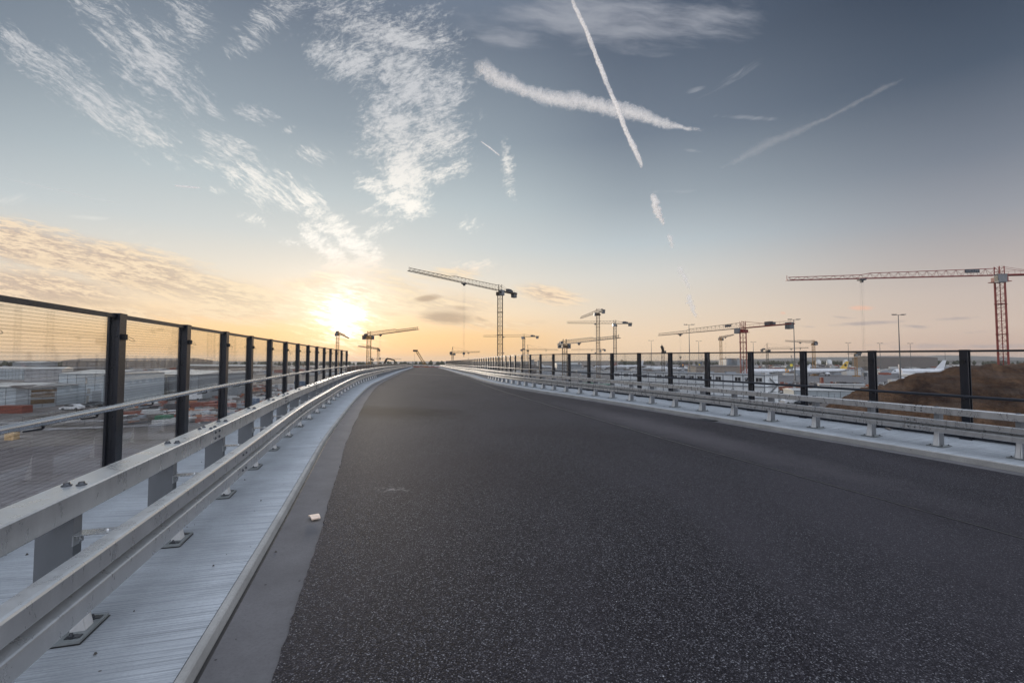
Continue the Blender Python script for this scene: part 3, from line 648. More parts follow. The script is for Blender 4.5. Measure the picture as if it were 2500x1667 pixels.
def crane(label,mx_,my,Y,tx,ty,cl,mw=2.0,mc=None,jc=None,kind='flat',cw=None,hook=.45,cabside=1,basez=0,drop=None,k_=1.0,bulk=1.0,sign=False):
    M=W(mx_,my,Y); base=Vector((M.x,M.y,basez)); zj=M.z
    dy_t=HOR-ty; Yt=(zj-CAMZ)*F/dy_t if abs(dy_t)>6 else Y
    T=W(tx,ty,Yt); T.z=zj; d=(T-M); d.z=0; L=d.length; d.normalize(); s=Vector((-d.y,d.x,0))
    root=thing('tower_crane',base,label,'crane',CG)
    ch=.16*k_; dg=.085*k_
    mb=MB(); los=Vector((M.x*.95+M.y*.12,M.y-M.x*.12,0)); lattice_box(mb,base,Vector((M.x,M.y,zj-1.6)),mw,mw*.95,ch*1.25,dg*1.15,face=los); ma=math.atan2(los.y,los.x)
    mb.box((M.x,M.y,basez+.4),(mw*2.4,mw*2.4,.8)); 
    z=zj*.55
    mb.box((M.x,M.y,z),(mw*1.25,mw*1.25,.18),ma); mb.box((M.x,M.y,zj*.78),(mw*1.25,mw*1.25,.15),ma)
    for q in(0,): mb.bar((M.x,M.y,basez),(M.x,M.y,zj-1.6),.25*k_,3,cap=False)
    mb.build('mast',mc,root)
    mb=MB(); mb.box((M.x,M.y,zj-1.1),(mw*1.25,mw*1.25,1.1),math.atan2(d.y,d.x)); mb.box((M.x,M.y,zj-1.75),(mw*1.7,mw*1.7,.16)); mb.build('slewing_ring',mc,root)
    jh=1.9*bulk
    mb=MB(); lattice_tri(mb,M+d*(mw*.5),T,1.35*bulk,jh,jh*.62,2.2,ch,dg,.6 if L>45 else None)
    tp=T+d*.4; mb.bar(tp+s*.7,tp-s*.7,.18); mb.bar(tp,tp+Vector((0,0,1.3)),.12)
    mb.build('jib',jc,root)
    C=M-d*cl; mb=MB()
    for sg in(-1,1):
        mb.bar(M+s*sg*.75,C+s*sg*.75,.34*k_); 
        for q in range(6):
            P=M.lerp(C,q/5)+s*sg*.9; mb.bar(P,P+Vector((0,0,1.05)),.06*k_,3); 
        mb.bar(M+s*sg*.9+Vector((0,0,1.05)),C+s*sg*.9+Vector((0,0,1.05)),.06*k_,3)
    mb.add([M+s*.8+Vector((0,0,.16)),M-s*.8+Vector((0,0,.16)),C-s*.8+Vector((0,0,.16)),C+s*.8+Vector((0,0,.16))],[(0,1,2,3)])
    mb.build('counter_jib',jc if not cw else mc,root)
    mb=MB(); az=math.atan2(d.y,d.x)
    for q in range(3): mb.box(C+d*(.6+q*.75)+Vector((0,0,-.55)),(.62,1.5*bulk,2.3),az)
    mb.build('counterweight',paint('crane_ballast',(.11,.115,.12),.8),root)
    mb=MB(); mb.box(M-d*(cl*.55)+Vector((0,0,.9)),(2.6,1.3,1.3),az); mb.box(M-d*(cl*.55+2)+Vector((0,0,.75)),(1.0,1.1,1.0),az); mb.build('winch',paint('crane_machinery',(.06,.065,.075),.6),root)
    cabp=M+s*(cabside*(mw*.5+.7))+d*1.0+Vector((0,0,-1.1)); mb=MB(); mb.box(cabp,(2.0,1.2,2.0),az); mb.box(cabp+Vector((0,0,1.05)),(2.2,1.35,.12),az)
    cab=mb.build('cab',paint('crane_cab',(.16,.17,.18),.5),root)
    mb=MB(); mb.box(cabp+d*1.02,(.06,1.0,1.2),az); mb.build('cab_window',paint('cab_glass',(.02,.025,.03),.15),cab)
    mb=MB()
    if kind=='flat':
        lattice_box(mb,M+Vector((0,0,-.4)),M+Vector((0,0,jh+.5)),mw*.7,1.0,ch,dg)
        for sg in(-.6,.6): mb.bar(M+s*sg+Vector((0,0,jh+.4)),C.lerp(M,.35)+s*sg+Vector((0,0,.4)),.1*k_,3)
    else:
        hd=6.5 if kind=='head' else 5; A=M+Vector((0,0,hd))
        for sg in(-1,1):
            for f in(-.8,.8): mb.bar(M+s*sg*.7+d*f,A,.16*k_,3)
        for i in(1,2,3,4): mb.bar(M+s*.7*(1-i/5)+Vector((0,0,hd*i/5)),M-s*.7*(1-i/5)+Vector((0,0,hd*i/5)),.08*k_,3)
        mb.bar(A,M+d*L*.62+Vector((0,0,jh)),.09*k_,3); mb.bar(A,M+d*L*.28+Vector((0,0,jh)),.09*k_,3); mb.bar(A,C+d*1.5,.1*k_,3)
    mb.build('tower_head',mc,root)
    if hook:
        H=M+d*(L*hook); mb=MB(); mb.box(H+Vector((0,0,-.35)),(1.6,1.5,.35),az); mb.box(H+Vector((0,0,-.8)),(.5,.8,.6),az); mb.build('trolley',paint('crane_machinery',(.06,.065,.075),.6),root)
        dl=drop if drop else .5*zj; mb=MB()
        for a_ in(-.25,.25):
            for b_ in(-.35,.35): mb.bar(H+d*a_+s*b_+Vector((0,0,-.9)),H+d*a_*.6+s*b_*.6+Vector((0,0,-dl)),.02*k_,3,cap=False)
        rp=mb.build('hoist_rope',BOLT,root)
        mb=MB(); e=H+Vector((0,0,-dl)); mb.box(e,(.8,.5,.9),az); mb.bar(e,e+Vector((0,0,-1.3)),.2,6); mb.build('hook_block',MATS['crane_machinery'],rp)
    if sign:
        P=M+d*(L*.12 if sign==1 else L*.12)+Vector((0,0,jh*.5)); mb=MB(); 
        P=M+d*(L*(.125 if sign==1 else .135))+Vector((0,0,jh*.62)); sw=3.4; sh_=.95
        mb.box(P+s*.9,(sw,.06,sh_),az); sb=mb.build('sign_board',paint('dark_sign_board',(.03,.035,.045),.6),root)
        tcu=bpy.data.curves.new('lettering','FONT'); tcu.body='WOLFF'; tcu.size=sh_*.95; tcu.align_x='CENTER'; tcu.align_y='CENTER'; tcu.extrude=.01
        to=bpy.data.objects.new('tmp',tcu); COL.objects.link(to); dg_=bpy.context.evaluated_depsgraph_get(); me=bpy.data.meshes.new_from_object(to.evaluated_get(dg_)); bpy.data.objects.remove(to)
        fx=-d if (-s).dot(-P)<0 else -d
        n_=(s if s.dot(Vector((-P.x,-P.y,0)))>0 else -s); rx=Vector((-n_.y,n_.x,0)); Mx=Matrix((rx,Vector((0,0,1)),n_)).transposed().to_4x4()
        me.materials.append(paint('sign_lettering',(.22,.23,.25),.6)); me.transform(Matrix.Translation(P+s*.9+n_*.045-Vector(sb['_o']))@Mx); lo_=bpy.data.objects.new('lettering',me); COL.objects.link(lo_); lo_['_o']=tuple(sb['_o']); lo_.parent=sb
    return root
cRED=paint('crane_red',(.20,.022,.016),.5); cDK=paint('crane_dark_bronze',(.045,.03,.016),.6); cGR=paint('crane_grey',(.05,.043,.036),.6); cYE=paint('crane_ochre',(.28,.14,.03),.6); cCR=paint('crane_cream',(.20,.155,.115),.6); cBR=paint('crane_brown',(.09,.055,.028),.6)
crane('tall dark tower crane in the middle, its long jib rising left',1221,710,193,1001,660,12,2.0,cDK,cDK,hook=.46,drop=27,bulk=1.15)
crane('red tower crane behind the brown spoil heap, with a very long jib pointing left',2440,672,118,1925,683,14,1.8,cRED,cRED,hook=.64,drop=26,bulk=.95,sign=2,cabside=1,k_=.95)
crane('bronze tower crane seen nearly end on, higher of the close pair right of the road',1459.7,763,289,1418,777,12,2.0,cBR,cBR,hook=0,bulk=1.1)
crane('flat grey tower crane with level jib crossing behind the bronze crane',1501,790,310,1386,789,12,1.9,cGR,cGR,hook=.42,drop=20)
crane('brown tower crane with jib rising to the right in front of two taller masts',1378.6,840,215,1509.4,825,9,2.1,cBR,cGR,hook=.33,drop=9)
crane('slim grey tower crane with level jib crossing behind the tall dark mast',1278.6,822,390,1181,822,13,1.9,cGR,cGR,hook=.5,drop=14)
crane('faint far hammerhead crane low over the right fence beside the tall dark mast',1288.5,854,560,1362,855,10,1.8,cGR,cGR,kind='head',hook=.6,drop=9)
crane('faint far crane whose low jib passes behind the bronze mast',1466,854.5,600,1396,854.5,7,1.7,cGR,cGR,hook=.3,drop=9)
crane('red tower crane with a cream jib and grey counterweights, right of centre',1813.5,801,176,1610,819,22,2.1,cRED,cCR,hook=.7,drop=11,bulk=1.15,sign=1,cw=True)
crane('small ochre crane standing far behind the cream jib, boom pointing right',1759.5,826,430,1790.5,818,9,1.9,cYE,cBR,hook=.4,drop=18)
crane('thin hammerhead crane between two floodlight masts, long jib to the right',1873,853.5,450,1972,850,9,1.8,cGR,cGR,kind='head',hook=.62,drop=7)
crane('grey and ochre crane left of the yellow tailed aircraft, jib to the left',1985.7,837,370,1919,833.5,7,1.9,cYE,cGR,hook=.5,drop=5)
crane('low ochre crane over the apron behind the right fence, right of the yellow tail',2089,864,350,2071,864,4,1.5,cYE,cGR,hook=0)
crane('small crane seen end on between the right fence posts near the parked aircraft',1618.4,856,330,1616,846,6,1.8,cDK,cDK,hook=0)
crane('golden tower crane right under the sun with a short boom to the right',824.5,814,360,852,826,7,2.0,cYE,cYE,hook=0)
crane('large ochre tower crane left of the road, jib rising to the right',901,820,260,1019,804,10,2.1,cYE,cBR,hook=.28,drop=13,bulk=1.15)
crane('smaller ochre crane behind the large ochre one, jib to the left',923.4,853.5,560,875,846,6.5,2.2,cYE,cBR,hook=0,bulk=1.3)
crane('faint far crane low on the horizon behind the large ochre crane',909,877,700,979,877,3,1.6,cGR,cGR,hook=.5,drop=4)
crane('thin far hammerhead crane standing over the road end at the start of the right fence',1105,862,450,1170,860,5,1.7,cGR,cGR,kind='head',hook=.62,drop=6)

# concrete pump boom and crawler boom behind the bridge end
P=[W(934,905,170),W(944,875.5,170),W(963.5,879),W(966.5,905,170)] if False else [W(930,905,170),W(944.5,875.3,170),W(951,876,170),W(963,879.3,170),W(966.8,902,170)]
root=thing('concrete_pump',Vector((P[0].x,170,0)),'dark arched concrete pump boom showing above the left side of the bridge','concrete pump')
mb=MB()
for k,(w0,w1) in enumerate(((.75,.65),(.6,.5),(.5,.45),(.42,.3))): mb.bar(P[k],P[k+1],w0,4,w1)
mb.build('boom',cDK,root)
b=P[0]; mb=MB(); mb.bar((b.x,170,1.5),b,.8,4); mb.build('boom_base',cDK,root)
mb=MB(); mb.bbox(b.x-2,b.x+8,168.8,171.2,.9,1.8); mb.bbox(b.x+5.6,b.x+8,168.8,171.2,1.8,3.4); mb.build('truck_body',cGR,root)
for x in(-.5,1,6.5): 
    for y in(168.9,171.1): mb=MB(); mb.tube([(b.x+x,y-.15,.5),(b.x+x,y+.15,.5)],.5,12); mb.build('wheel',RUB,root)
A=W(1032,890,230); B=W(1017,857,230); root=thing('crawler_crane',Vector((A.x,230,0)),'lattice boom of a crawler crane leaning left above the end of the road','crane')
mb=MB(); base=Vector((A.x+6,230,2.2)); lattice_box(mb,base,B,.9,1.3,.16,.08); mb.build('boom',cYE,root)
mb=MB(); mb.box(B+Vector((-.6,0,.2)),(2.2,1.2,.9)); mb.bar(B,B+Vector((-1.2,0,.3)),.5); mb.build('boom_head',cDK,root)
mb=MB(); mb.bar(B+Vector((-1,0,0)),Vector((B.x-1,230,6)),.07,3); mb.build('hoist_rope',BOLT,root)
mb=MB(); mb.box((base.x+2,230,2.6),(6,3,2.2)); mb.build('body',cYE,root); mb=MB(); 
for y in(-2,2): mb.box((base.x+1,230+y,.6),(6,.9,1.2))
mb.build('tracks',RUB,root)

# ------------------------------------------------------------------ floodlight masts
MASTM=paint('mast_steel',(.10,.105,.11),.5,.4); LAMPM=paint('lamp_housing',(.05,.055,.06),.5,.2)
def mast(px,py,Y,label,w=1.0):
    P=W(px,py,Y); root=thing('floodlight_mast',Vector((P.x,Y,0)),label,'floodlight mast','floodlight masts on the airport apron')
    mb=MB(); mb.bar((P.x,Y,0),(P.x,Y,P.z),.85*w,8,.34*w); mb.bar((P.x,Y,0),(P.x,Y,.6),1.4*w,8); mb.build('pole',MASTM,root)
    mb=MB(); mb.bar((P.x-3.4,Y,P.z),(P.x+3.4,Y,P.z),.2); mb.bar((P.x,Y-1,P.z),(P.x,Y+1,P.z),.16); mb.build('crossbar',MASTM,root)
    for dx in(-3.3,-1.9,1.9,3.3):
        mb=MB(); mb.box((P.x+dx,Y-.3,P.z+.28),(.95,.9,.32)); mb.bar((P.x+dx,Y,P.z),(P.x+dx,Y-.2,P.z+.2),.1); mb.build('floodlight',LAMPM,root)
for a in((1682,793,315,'floodlight mast crossing the cream crane jib',1),(1937.5,780.5,278,'tall floodlight mast between the yellow tailed and grey tailed aircraft',1),(2193,769,251,'tallest floodlight mast, beside the foot of the brown spoil heap',1),
    (1589.8,831.5,600,'far floodlight mast left of the small end on crane',1.2),(1705.6,833,590,'far floodlight mast just right of the one crossing the cream jib',1.2),(1838.7,835,600,'far floodlight mast just right of the red crane mast',1.2),
    (2070.5,837,590,'far floodlight mast behind the yellow aircraft tail',1.1),(2147.7,838,600,'far floodlight mast left of the tallest one',1.1),(2222,838.5,590,'far floodlight mast over the left shoulder of the spoil heap',1.1),
    (2307,858.6,900,'very far floodlight mast above the middle of the spoil heap',1.3),(1933,868,1100,'very far floodlight mast in the gap left of a fence post',1.3),(1514.5,877,1500,'tiny floodlight mast low on the horizon right of the flat grey crane',1.6),(1601,878,1500,'tiny floodlight mast low on the horizon beside a far taller one',1.6)): mast(*a)

# ------------------------------------------------------------------ aircraft
WHITE=paint('aircraft_white',(.60,.61,.64),.35,0,.06,.5); ENG=paint('engine_grey',(.25,.26,.28),.4,.3)
def aircraft(px,Y,ang,L,label,tailcol,noseleft=True,disc=None,band=None,body=WHITE,px_tail=True):
    root=local_thing('aircraft',label,'aircraft','aircraft parked on the apron')
    R=L*.054; zc=R+1.9
    sec=[(0,.05,-.5),(.012,.35,-.35),(.03,.62,-.2),(.06,.85,-.08),(.10,.98,0),(.15,1,0),(.62,1,0),(.72,.93,.08),(.82,.72,.25),(.90,.48,.42),(.96,.28,.55),(1,.1,.62)]
    N=16; vs=[]
    for f,r,dz in sec:
        for k in range(N): a=2*PI*k/N; vs.append((-L/2+f*L,math.cos(a)*r*R,zc+dz*R+math.sin(a)*r*R))
    fs=[(i*N+k,(i+1)*N+k,(i+1)*N+(k+1)%N,i*N+(k+1)%N) for i in range(len(sec)-1) for k in range(N)]+[tuple(range(N)),tuple(range(len(sec)*N-1,(len(sec)-1)*N-1,-1))]
    mb=MB(); mb.add(vs,fs); fus=mb.build('fuselage',body,root,smooth=True)
    mb=MB(); mb.box((-L/2+.042*L,0,zc+R*.35),(.02*L,R*1.28,R*.3)); mb.build('cockpit_window',MATS['cab_glass'],fus)
    mb=MB()
    for k in range(26):
        for sg in(-1,1): mb.box((-L/2+L*(.13+.021*k),sg*R*.985,zc+R*.22),(.22,.06,.34))
    mb.build('cabin_windows',MATS['cab_glass'],fus)
    for sg in(-1,1):
        S=L*.46; w=[(-L*.12,sg*R*.7,zc-R*.55),(L*.08,sg*R*.7,zc-R*.55),(L*.14,sg*S,zc+R*.25),(L*.09,sg*S,zc+R*.25)]
        mb=MB(); mb.add(w+[(x,y,z+.45-.3*(i>1)) for i,(x,y,z) in enumerate(w)],[(0,1,2,3),(7,6,5,4),(0,4,5,1),(1,5,6,2),(2,6,7,3),(3,7,4,0)]); mb.add([(L*.1,sg*S,zc+R*.25),(L*.14,sg*S,zc+R*.25),(L*.155,sg*S,zc+R*1.1),(L*.135,sg*S,zc+R*1.1),(L*.1,sg*(S+.1),zc+R*.25),(L*.14,sg*(S+.1),zc+R*.25),(L*.155,sg*(S+.1),zc+R*1.1),(L*.135,sg*(S+.1),zc+R*1.1)],[(0,1,2,3),(7,6,5,4),(0,4,5,1),(1,5,6,2),(2,6,7,3),(3,7,4,0)])
        mb.build('wing',ENG,root)
        mb=MB(); mb.tube([(-L*.13,sg*L*.15,zc-R*.95),(-L*.11,sg*L*.15,zc-R*.95),(-L*.06,sg*L*.15,zc-R*.9),(-L*.03,sg*L*.15,zc-R*.85)],lambda u:R*(.5+.12*math.sin(PI*u)-.15*u),12); mb.build('engine',body,root,smooth=True)
        h=[(L*.40,sg*R*.2,zc+R*.6),(L*.475,sg*R*.2,zc+R*.6),(L*.50,sg*L*.16,zc+R*.8),(L*.47,sg*L*.16,zc+R*.8)]
        mb=MB(); mb.add(h+[(x,y,z+.2) for x,y,z in h],[(0,1,2,3),(7,6,5,4),(0,4,5,1),(1,5,6,2),(2,6,7,3),(3,7,4,0)]); mb.build('tailplane',body,root)
        mb=MB(); mb.bar((L*.02,sg*R*.9,0),(L*.02,sg*R*.8,zc-R*.7),.3,6); mb.tube([(L*.02,sg*R*.9-.3,.55),(L*.02,sg*R*.9+.3,.55)],.55,10); mb.build('main_gear',RUB,root)
    mb=MB(); mb.bar((-L*.38,0,0),(-L*.38,0,zc-R*.8),.25,6); mb.tube([(-L*.38,-.2,.4),(-L*.38,.2,.4)],.4,10); mb.build('nose_gear',RUB,root)
    H=L*.165; x0,x1=L*.30,L*.455; fn=[(x0,zc+R*.9),(x1,zc+R*.75),(L*.51,zc+R*.9+H),(L*.455,zc+R*.9+H)]
    mb=MB(); mb.add([(x,-.18,z) for x,z in fn]+[(x,.18,z) for x,z in fn],[(0,1,2,3),(7,6,5,4),(0,4,5,1),(1,5,6,2),(2,6,7,3),(3,7,4,0)]); fin=mb.build('tail_fin',tailcol,root)
    if disc:
        mb=MB(); cx,cz=(x0+x1)/2+L*.055,zc+R*.9+H*.48; r=H*.17
        for sg in(-1,1): mb.tube([(cx,sg*.185,cz),(cx,sg*.2,cz)],r,18)
        mb.build('tail_emblem',disc,fin)
    if band:
        mb=MB(); vs=[]
        for f in(.80,.835,.87):
            i=np.interp(f,[q[0] for q in sec],[q[1] for q in sec]); dz=np.interp(f,[q[0] for q in sec],[q[2] for q in sec])
            for k in range(N): a=2*PI*k/N; vs.append((-L/2+f*L,math.cos(a)*i*R*1.012,zc+dz*R+math.sin(a)*i*R*1.012))
        mb.add(vs,[(i*N+k,(i+1)*N+k,(i+1)*N+(k+1)%N,i*N+(k+1)%N) for i in range(2) for k in range(N)]); mb.build('tail_band',band,root,smooth=True)
    P=W(px,900,Y); root.location=(P.x,Y,0); root.rotation_euler=(0,0,ang); return root
tOR=paint('tail_dark_navy',(.03,.035,.06),.5); dOR=paint('emblem_orange',(.75,.32,.04),.5); tYE=paint('tail_yellow',(.62,.40,.07),.5); tGY=paint('tail_grey_olive',(.12,.13,.10),.5); dYE=paint('emblem_yellow',(.75,.58,.05),.5); tBL=paint('tail_blue',(.03,.07,.14),.5)
aircraft(1876,345,-.10,38,'white airliner with grey olive tail and yellow emblem, orange band near its tail',tGY,disc=dYE,band=dOR)
aircraft(2017,365,.05,37,'white airliner with an all yellow tail parked past the floodlight mast',tYE,disc=paint('emblem_black',(.03,.025,.02),.5))
aircraft(2243,335,.0,40,'white airliner whose nose shows just left of the spoil heap',WHITE)
aircraft(2221,262,1.2,30,'white aircraft pointing towards the bridge, tail fin beside the tallest floodlight mast',paint('tail_white_red',(.55,.5,.5),.4),disc=cRED)
aircraft(1632,470,-.12,33,'white airliner with a dark tail and orange emblem behind the white site offices',tOR,disc=dOR)
aircraft(1672,480,-.15,34,'white airliner with a dark blue tail right of the orange emblem one',tBL,disc=dYE)
aircraft(1605,560,.2,34,'white airliner with a small dark tail left of the orange emblem one',tOR)
aircraft(1535,610,.1,42,'far white airliner with pale tail left of the site offices',WHITE)
aircraft(1478,620,.2,34,'far white airliner near the flat grey crane mast',paint('tail_dull_red',(.3,.08,.06),.5))
aircraft(1345,600,PI-.3,30,'far white airliner low between the fence posts right of the gravel heaps',WHITE)
aircraft(1955,455,.3,26,'small white aircraft between the grey tailed and yellow tailed airliners',WHITE)
aircraft(1740,640,.0,34,'far white airliner behind the foot of the small ochre crane',WHITE)

# ------------------------------------------------------------------ site offices of stacked white cabins
PAN=paint('cabin_panel',(.70,.73,.76),.55,0,.08,.6); PAND=paint('cabin_frame',(.24,.26,.29),.5); WND=paint('office_glass',(.035,.035,.04),.12); WFR=paint('window_frame_white',(.5,.5,.5),.5)
def cabins(A,B,depth,storeys,label,skip=(),wrow=None,sh=2.85):
    A=Vector(A);B=Vector(B); d=(B-A); L=d.length; d.normalize(); nrm=Vector((d.y,-d.x,0)); n=int(L/2.5); ang=math.atan2(d.y,d.x)
    root=thing('site_office',A,label,'building')
    mb=MB(); c=A+d*L/2-nrm*depth/2; mb.box((c.x,c.y,storeys*sh/2),(L,depth,storeys*sh),ang); wall=mb.build('wall',PAN,root)
    mb=MB(); 
    for k in range(storeys): 
        mb.box((c.x,c.y,(k+1)*sh+.02-.05),(L+.5,depth+.5,.22),ang)
    mb.build('roof_edge',PAND,root)
    mb=MB()
    for i in range(n+1):
        P=A+d*(i*L/n)+nrm*.04
        mb.box((P.x,P.y,storeys*sh/2),(.22,.1,storeys*sh-.1),ang)
    mb.build('corner_posts',PAND,wall)
    wid=0
    for k in range(storeys):
        for i in range(n):
            if (i*7+k*3)%9 in skip or (wrow and k not in wrow): continue
            P=A+d*((i+.5)*L/n)+nrm*.06; z=k*sh+1.65
            if wid<100:
                mb=MB(); mb.box((P.x,P.y,z),(1.62,.08,1.08),ang); w=mb.build('window',WFR,root)
                mb=MB()
                for q in(-.39,.39): Q=P+d*q+nrm*.03; mb.box((Q.x,Q.y,z),(.66,.06,.9),ang)
                mb.build('pane',WND,w)
            wid+=1
    mb=MB()
    for i in range(0,n,3):
        P=A+d*((i+.3)*L/n)+nrm*.15; mb.box((P.x,P.y,sh*storeys-1.0-(i%2)*sh),(.5,.3,.5),ang)
    mb.build('air_units',PAND,root)
    return root
cabins(W(1566,900,142).xy.to_3d(),W(1866,900,112).xy.to_3d(),7,3,'long white three storey site office of stacked cabins, nearest behind the right fence',skip=(4,),wrow=(0,2))
cabins(W(1496,900,158).xy.to_3d(),W(1562,900,153).xy.to_3d(),7,3,'shorter white site office left of the long one',skip=(3,),sh=2.8)
# scaffold stair at its right end
A=W(1872,900,113); root=thing('scaffold_stair',Vector((A.x,113,0)),'steel scaffold stair tower at the right end of the long site office','scaffold'); mb=MB()
for x in(0,1.4,2.8):
    for y in(0,2.4): mb.bar((A.x+x,113+y,0),(A.x+x,113+y,9.2),.07,4)
for z in(1.4,2.9,4.3,5.8,7.2,8.7):
    for y in(0,2.4): mb.bar((A.x,113+y,z),(A.x+2.8,113+y,z),.06,4)
    for x in(0,2.8): mb.bar((A.x+x,113,z),(A.x+x,115.4,z),.06,4)
mb.build('frame',paint('scaffold_steel',(.22,.23,.24),.5,.4),root)
mb=MB()
for k,z in enumerate((0,2.9,5.8)): mb.bar((A.x+(0 if k%2 else 2.8),113.6,z),(A.x+(2.8 if k%2 else 0),113.6,z+2.9),.3,4)
mb.build('stair_flight',MATS['scaffold_steel'],root)

# ------------------------------------------------------------------ sheds, yards, vehicles, materials
def shed(px0,px1,Y0,Y1,depth,h,label,wall,roof,doors=(),slope=.06,cat='building',name='warehouse'):
    A=W(px0,900,Y0); B=W(px1,900,Y1); A.z=B.z=0; d=B-A; L=d.length; d.normalize(); nr=Vector((d.y,-d.x,0)); ang=math.atan2(d.y,d.x); c=A+d*L/2-nr*depth/2
    root=thing(name,A,label,cat)
    mb=MB(); mb.box((c.x,c.y,h/2),(L,depth,h),ang); w=mb.build('wall',wall,root)
    mb=MB(); e=.4; P=lambda u,v_,z:(A+d*u-nr*v_).xy.to_3d()+Vector((0,0,z))
    mb.add([P(-e,-e,h+.05),P(L+e,-e,h+.05),P(L+e,depth/2,h+depth*slope),P(-e,depth/2,h+depth*slope),P(L+e,depth+e,h+.05),P(-e,depth+e,h+.05)],[(0,1,2,3),(3,2,4,5),(0,3,5),(1,4,2)])
    mb.build('roof',roof,root)
    mb=MB(); n=max(2,int(L/3))
    for i in range(n+1): Q=A+d*(L*i/n)+nr*.03; mb.box((Q.x,Q.y,h/2),(.12,.06,h-.1),ang)
    mb.build('panel_joints',paint('panel_joint',(.12,.13,.14),.6),w)
    for k,(f,z0,z1,wd,mt) in enumerate(doors):
        Q=A+d*(L*f)+nr*.07; mb=MB(); mb.box((Q.x,Q.y,(z0+z1)/2),(wd,.1,z1-z0),ang); mb.build('window' if z0>.5 else 'door',mt,root)
    return root
shW=paint('shed_pale_blue',(.36,.40,.43),.5,0,.08,.4); shG=paint('shed_grey',(.24,.26,.28),.5,0,.08,.4); rfW=paint('roof_pale',(.5,.5,.5),.35,.2,.1,.3); rfD=paint('roof_brownish',(.14,.12,.11),.7); TAN=paint('hall_tan',(.22,.18,.15),.7)
LIT=paint('bright_reflective_door',(.7,.66,.6),.12,.9); BRN=paint('amber_glazing',(.25,.17,.09),.15,.7)
shed(-60,70,120,118,14,5.2,'long low pale shed at the left edge with a bright roof',shW,rfW)
shed(72,140,116,121,12,5.0,'glazed workshop end with amber reflecting windows beside the low pale shed',shG,rfD,[(.15+.12*i,1+1.6*j,2.1+1.6*j,.7,BRN) for i in range(7) for j in(0,1)]+[(.55,3.9,4.6,5,BRN)])
shed(144,256,131,128,18,8.3,'pale blue panel warehouse just left of the first fence post',shW,rfW,[(.62,5.6,7.2,.5,LIT),(.68,2.8,4.3,1.0,LIT),(.66,.0,2.2,.8,LIT),(.85,0,3.6,3,shG)])
shed(343,486,152,146,20,7.6,'grey blue warehouse seen between the first and third fence posts',shG,rfW,[(.46,5.2,7.0,.4,LIT),(.46,1.0,3.0,.5,LIT),(.7,2,2.2,9,PAND)])
shed(292,338,158,154,10,7.0,'scaffolded brown building next to the grey blue warehouse',rfD,rfD,[(.2+.2*i,.8+2*j,2+2*j,.8,LIT if (i+j)%3==0 else BRN) for i in range(4) for j in range(3)])
shed(-60,56,300,290,20,7,'row of pale site sheds far behind the low pale shed',shW,rfW)
shed(60,151,255,262,16,7.5,'pale hall behind the amber workshop',paint('shed_offwhite',(.3,.3,.31),.6),rfW)
shed(150,250,285,290,20,7,'dark roofed long hall behind the pale blue warehouse',rfD,rfD)
shed(152,425,700,640,60,12.6,'very long tan hangar on the horizon behind the left fence',TAN,TAN,[(.1*i+.04,1,11,4,rfD) for i in range(3)])
shed(30,100,820,820,30,9,'small far hall with a pale roof on the left horizon',shG,rfW)
shed(430,640,560,520,30,6,'long flat terminal building far beyond the left fence',rfD,rfW)
shed(1937,2108,144,140,9,2.7,'flat pale blue store shed behind the right guardrail, before the spoil heap',shW,rfW)
shed(2000,2110,178,172,5,2.9,'flat pale canopy behind the store shed',rfW,rfW)
shed(1800,1815,520,520,20,14,'far grey blue office block behind the red crane mast',shG,rfD)
shed(1774,1800,530,530,20,14,'far office block left of the red crane mast',PAND,rfD)
shed(1296,1304,700,700,16,13,'small far block left of a fence post near the gravel heaps',shG,rfD)
shed(1313,1318,700,700,12,12,'narrow far block right of the gravel heaps',shG,rfD)
shed(1700,1830,400,400,20,7,'low brown freight building behind the white site offices',TAN,rfD)
shed(1360,1420,560,560,30,8,'low far terminal wing between the fence posts left of the bronze crane',shG,rfW)
shed(2140,2290,700,700,50,17,'long dark hangar on the horizon above the left shoulder of the spoil heap',rfD,rfD)
for i,(px,Y) in enumerate(((1998,1100),(2024,1000),(2064,1100))):
    P=W(px,878,Y); root=thing('fuel_tank',Vector((P.x,Y,0)),['pale domed radar tower far behind the apron, leftmost of three','pale round tank far behind the yellow tail, middle of three','pale round tank far behind the apron, rightmost of three'][i],'tank','pale tanks on the horizon')
    mb=MB(); mb.tube([(P.x,Y,0),(P.x,Y,11)],5.5,16); mb.dome((P.x,Y,11),5.5,4,16); mb.build('shell',rfW,root,smooth=True)

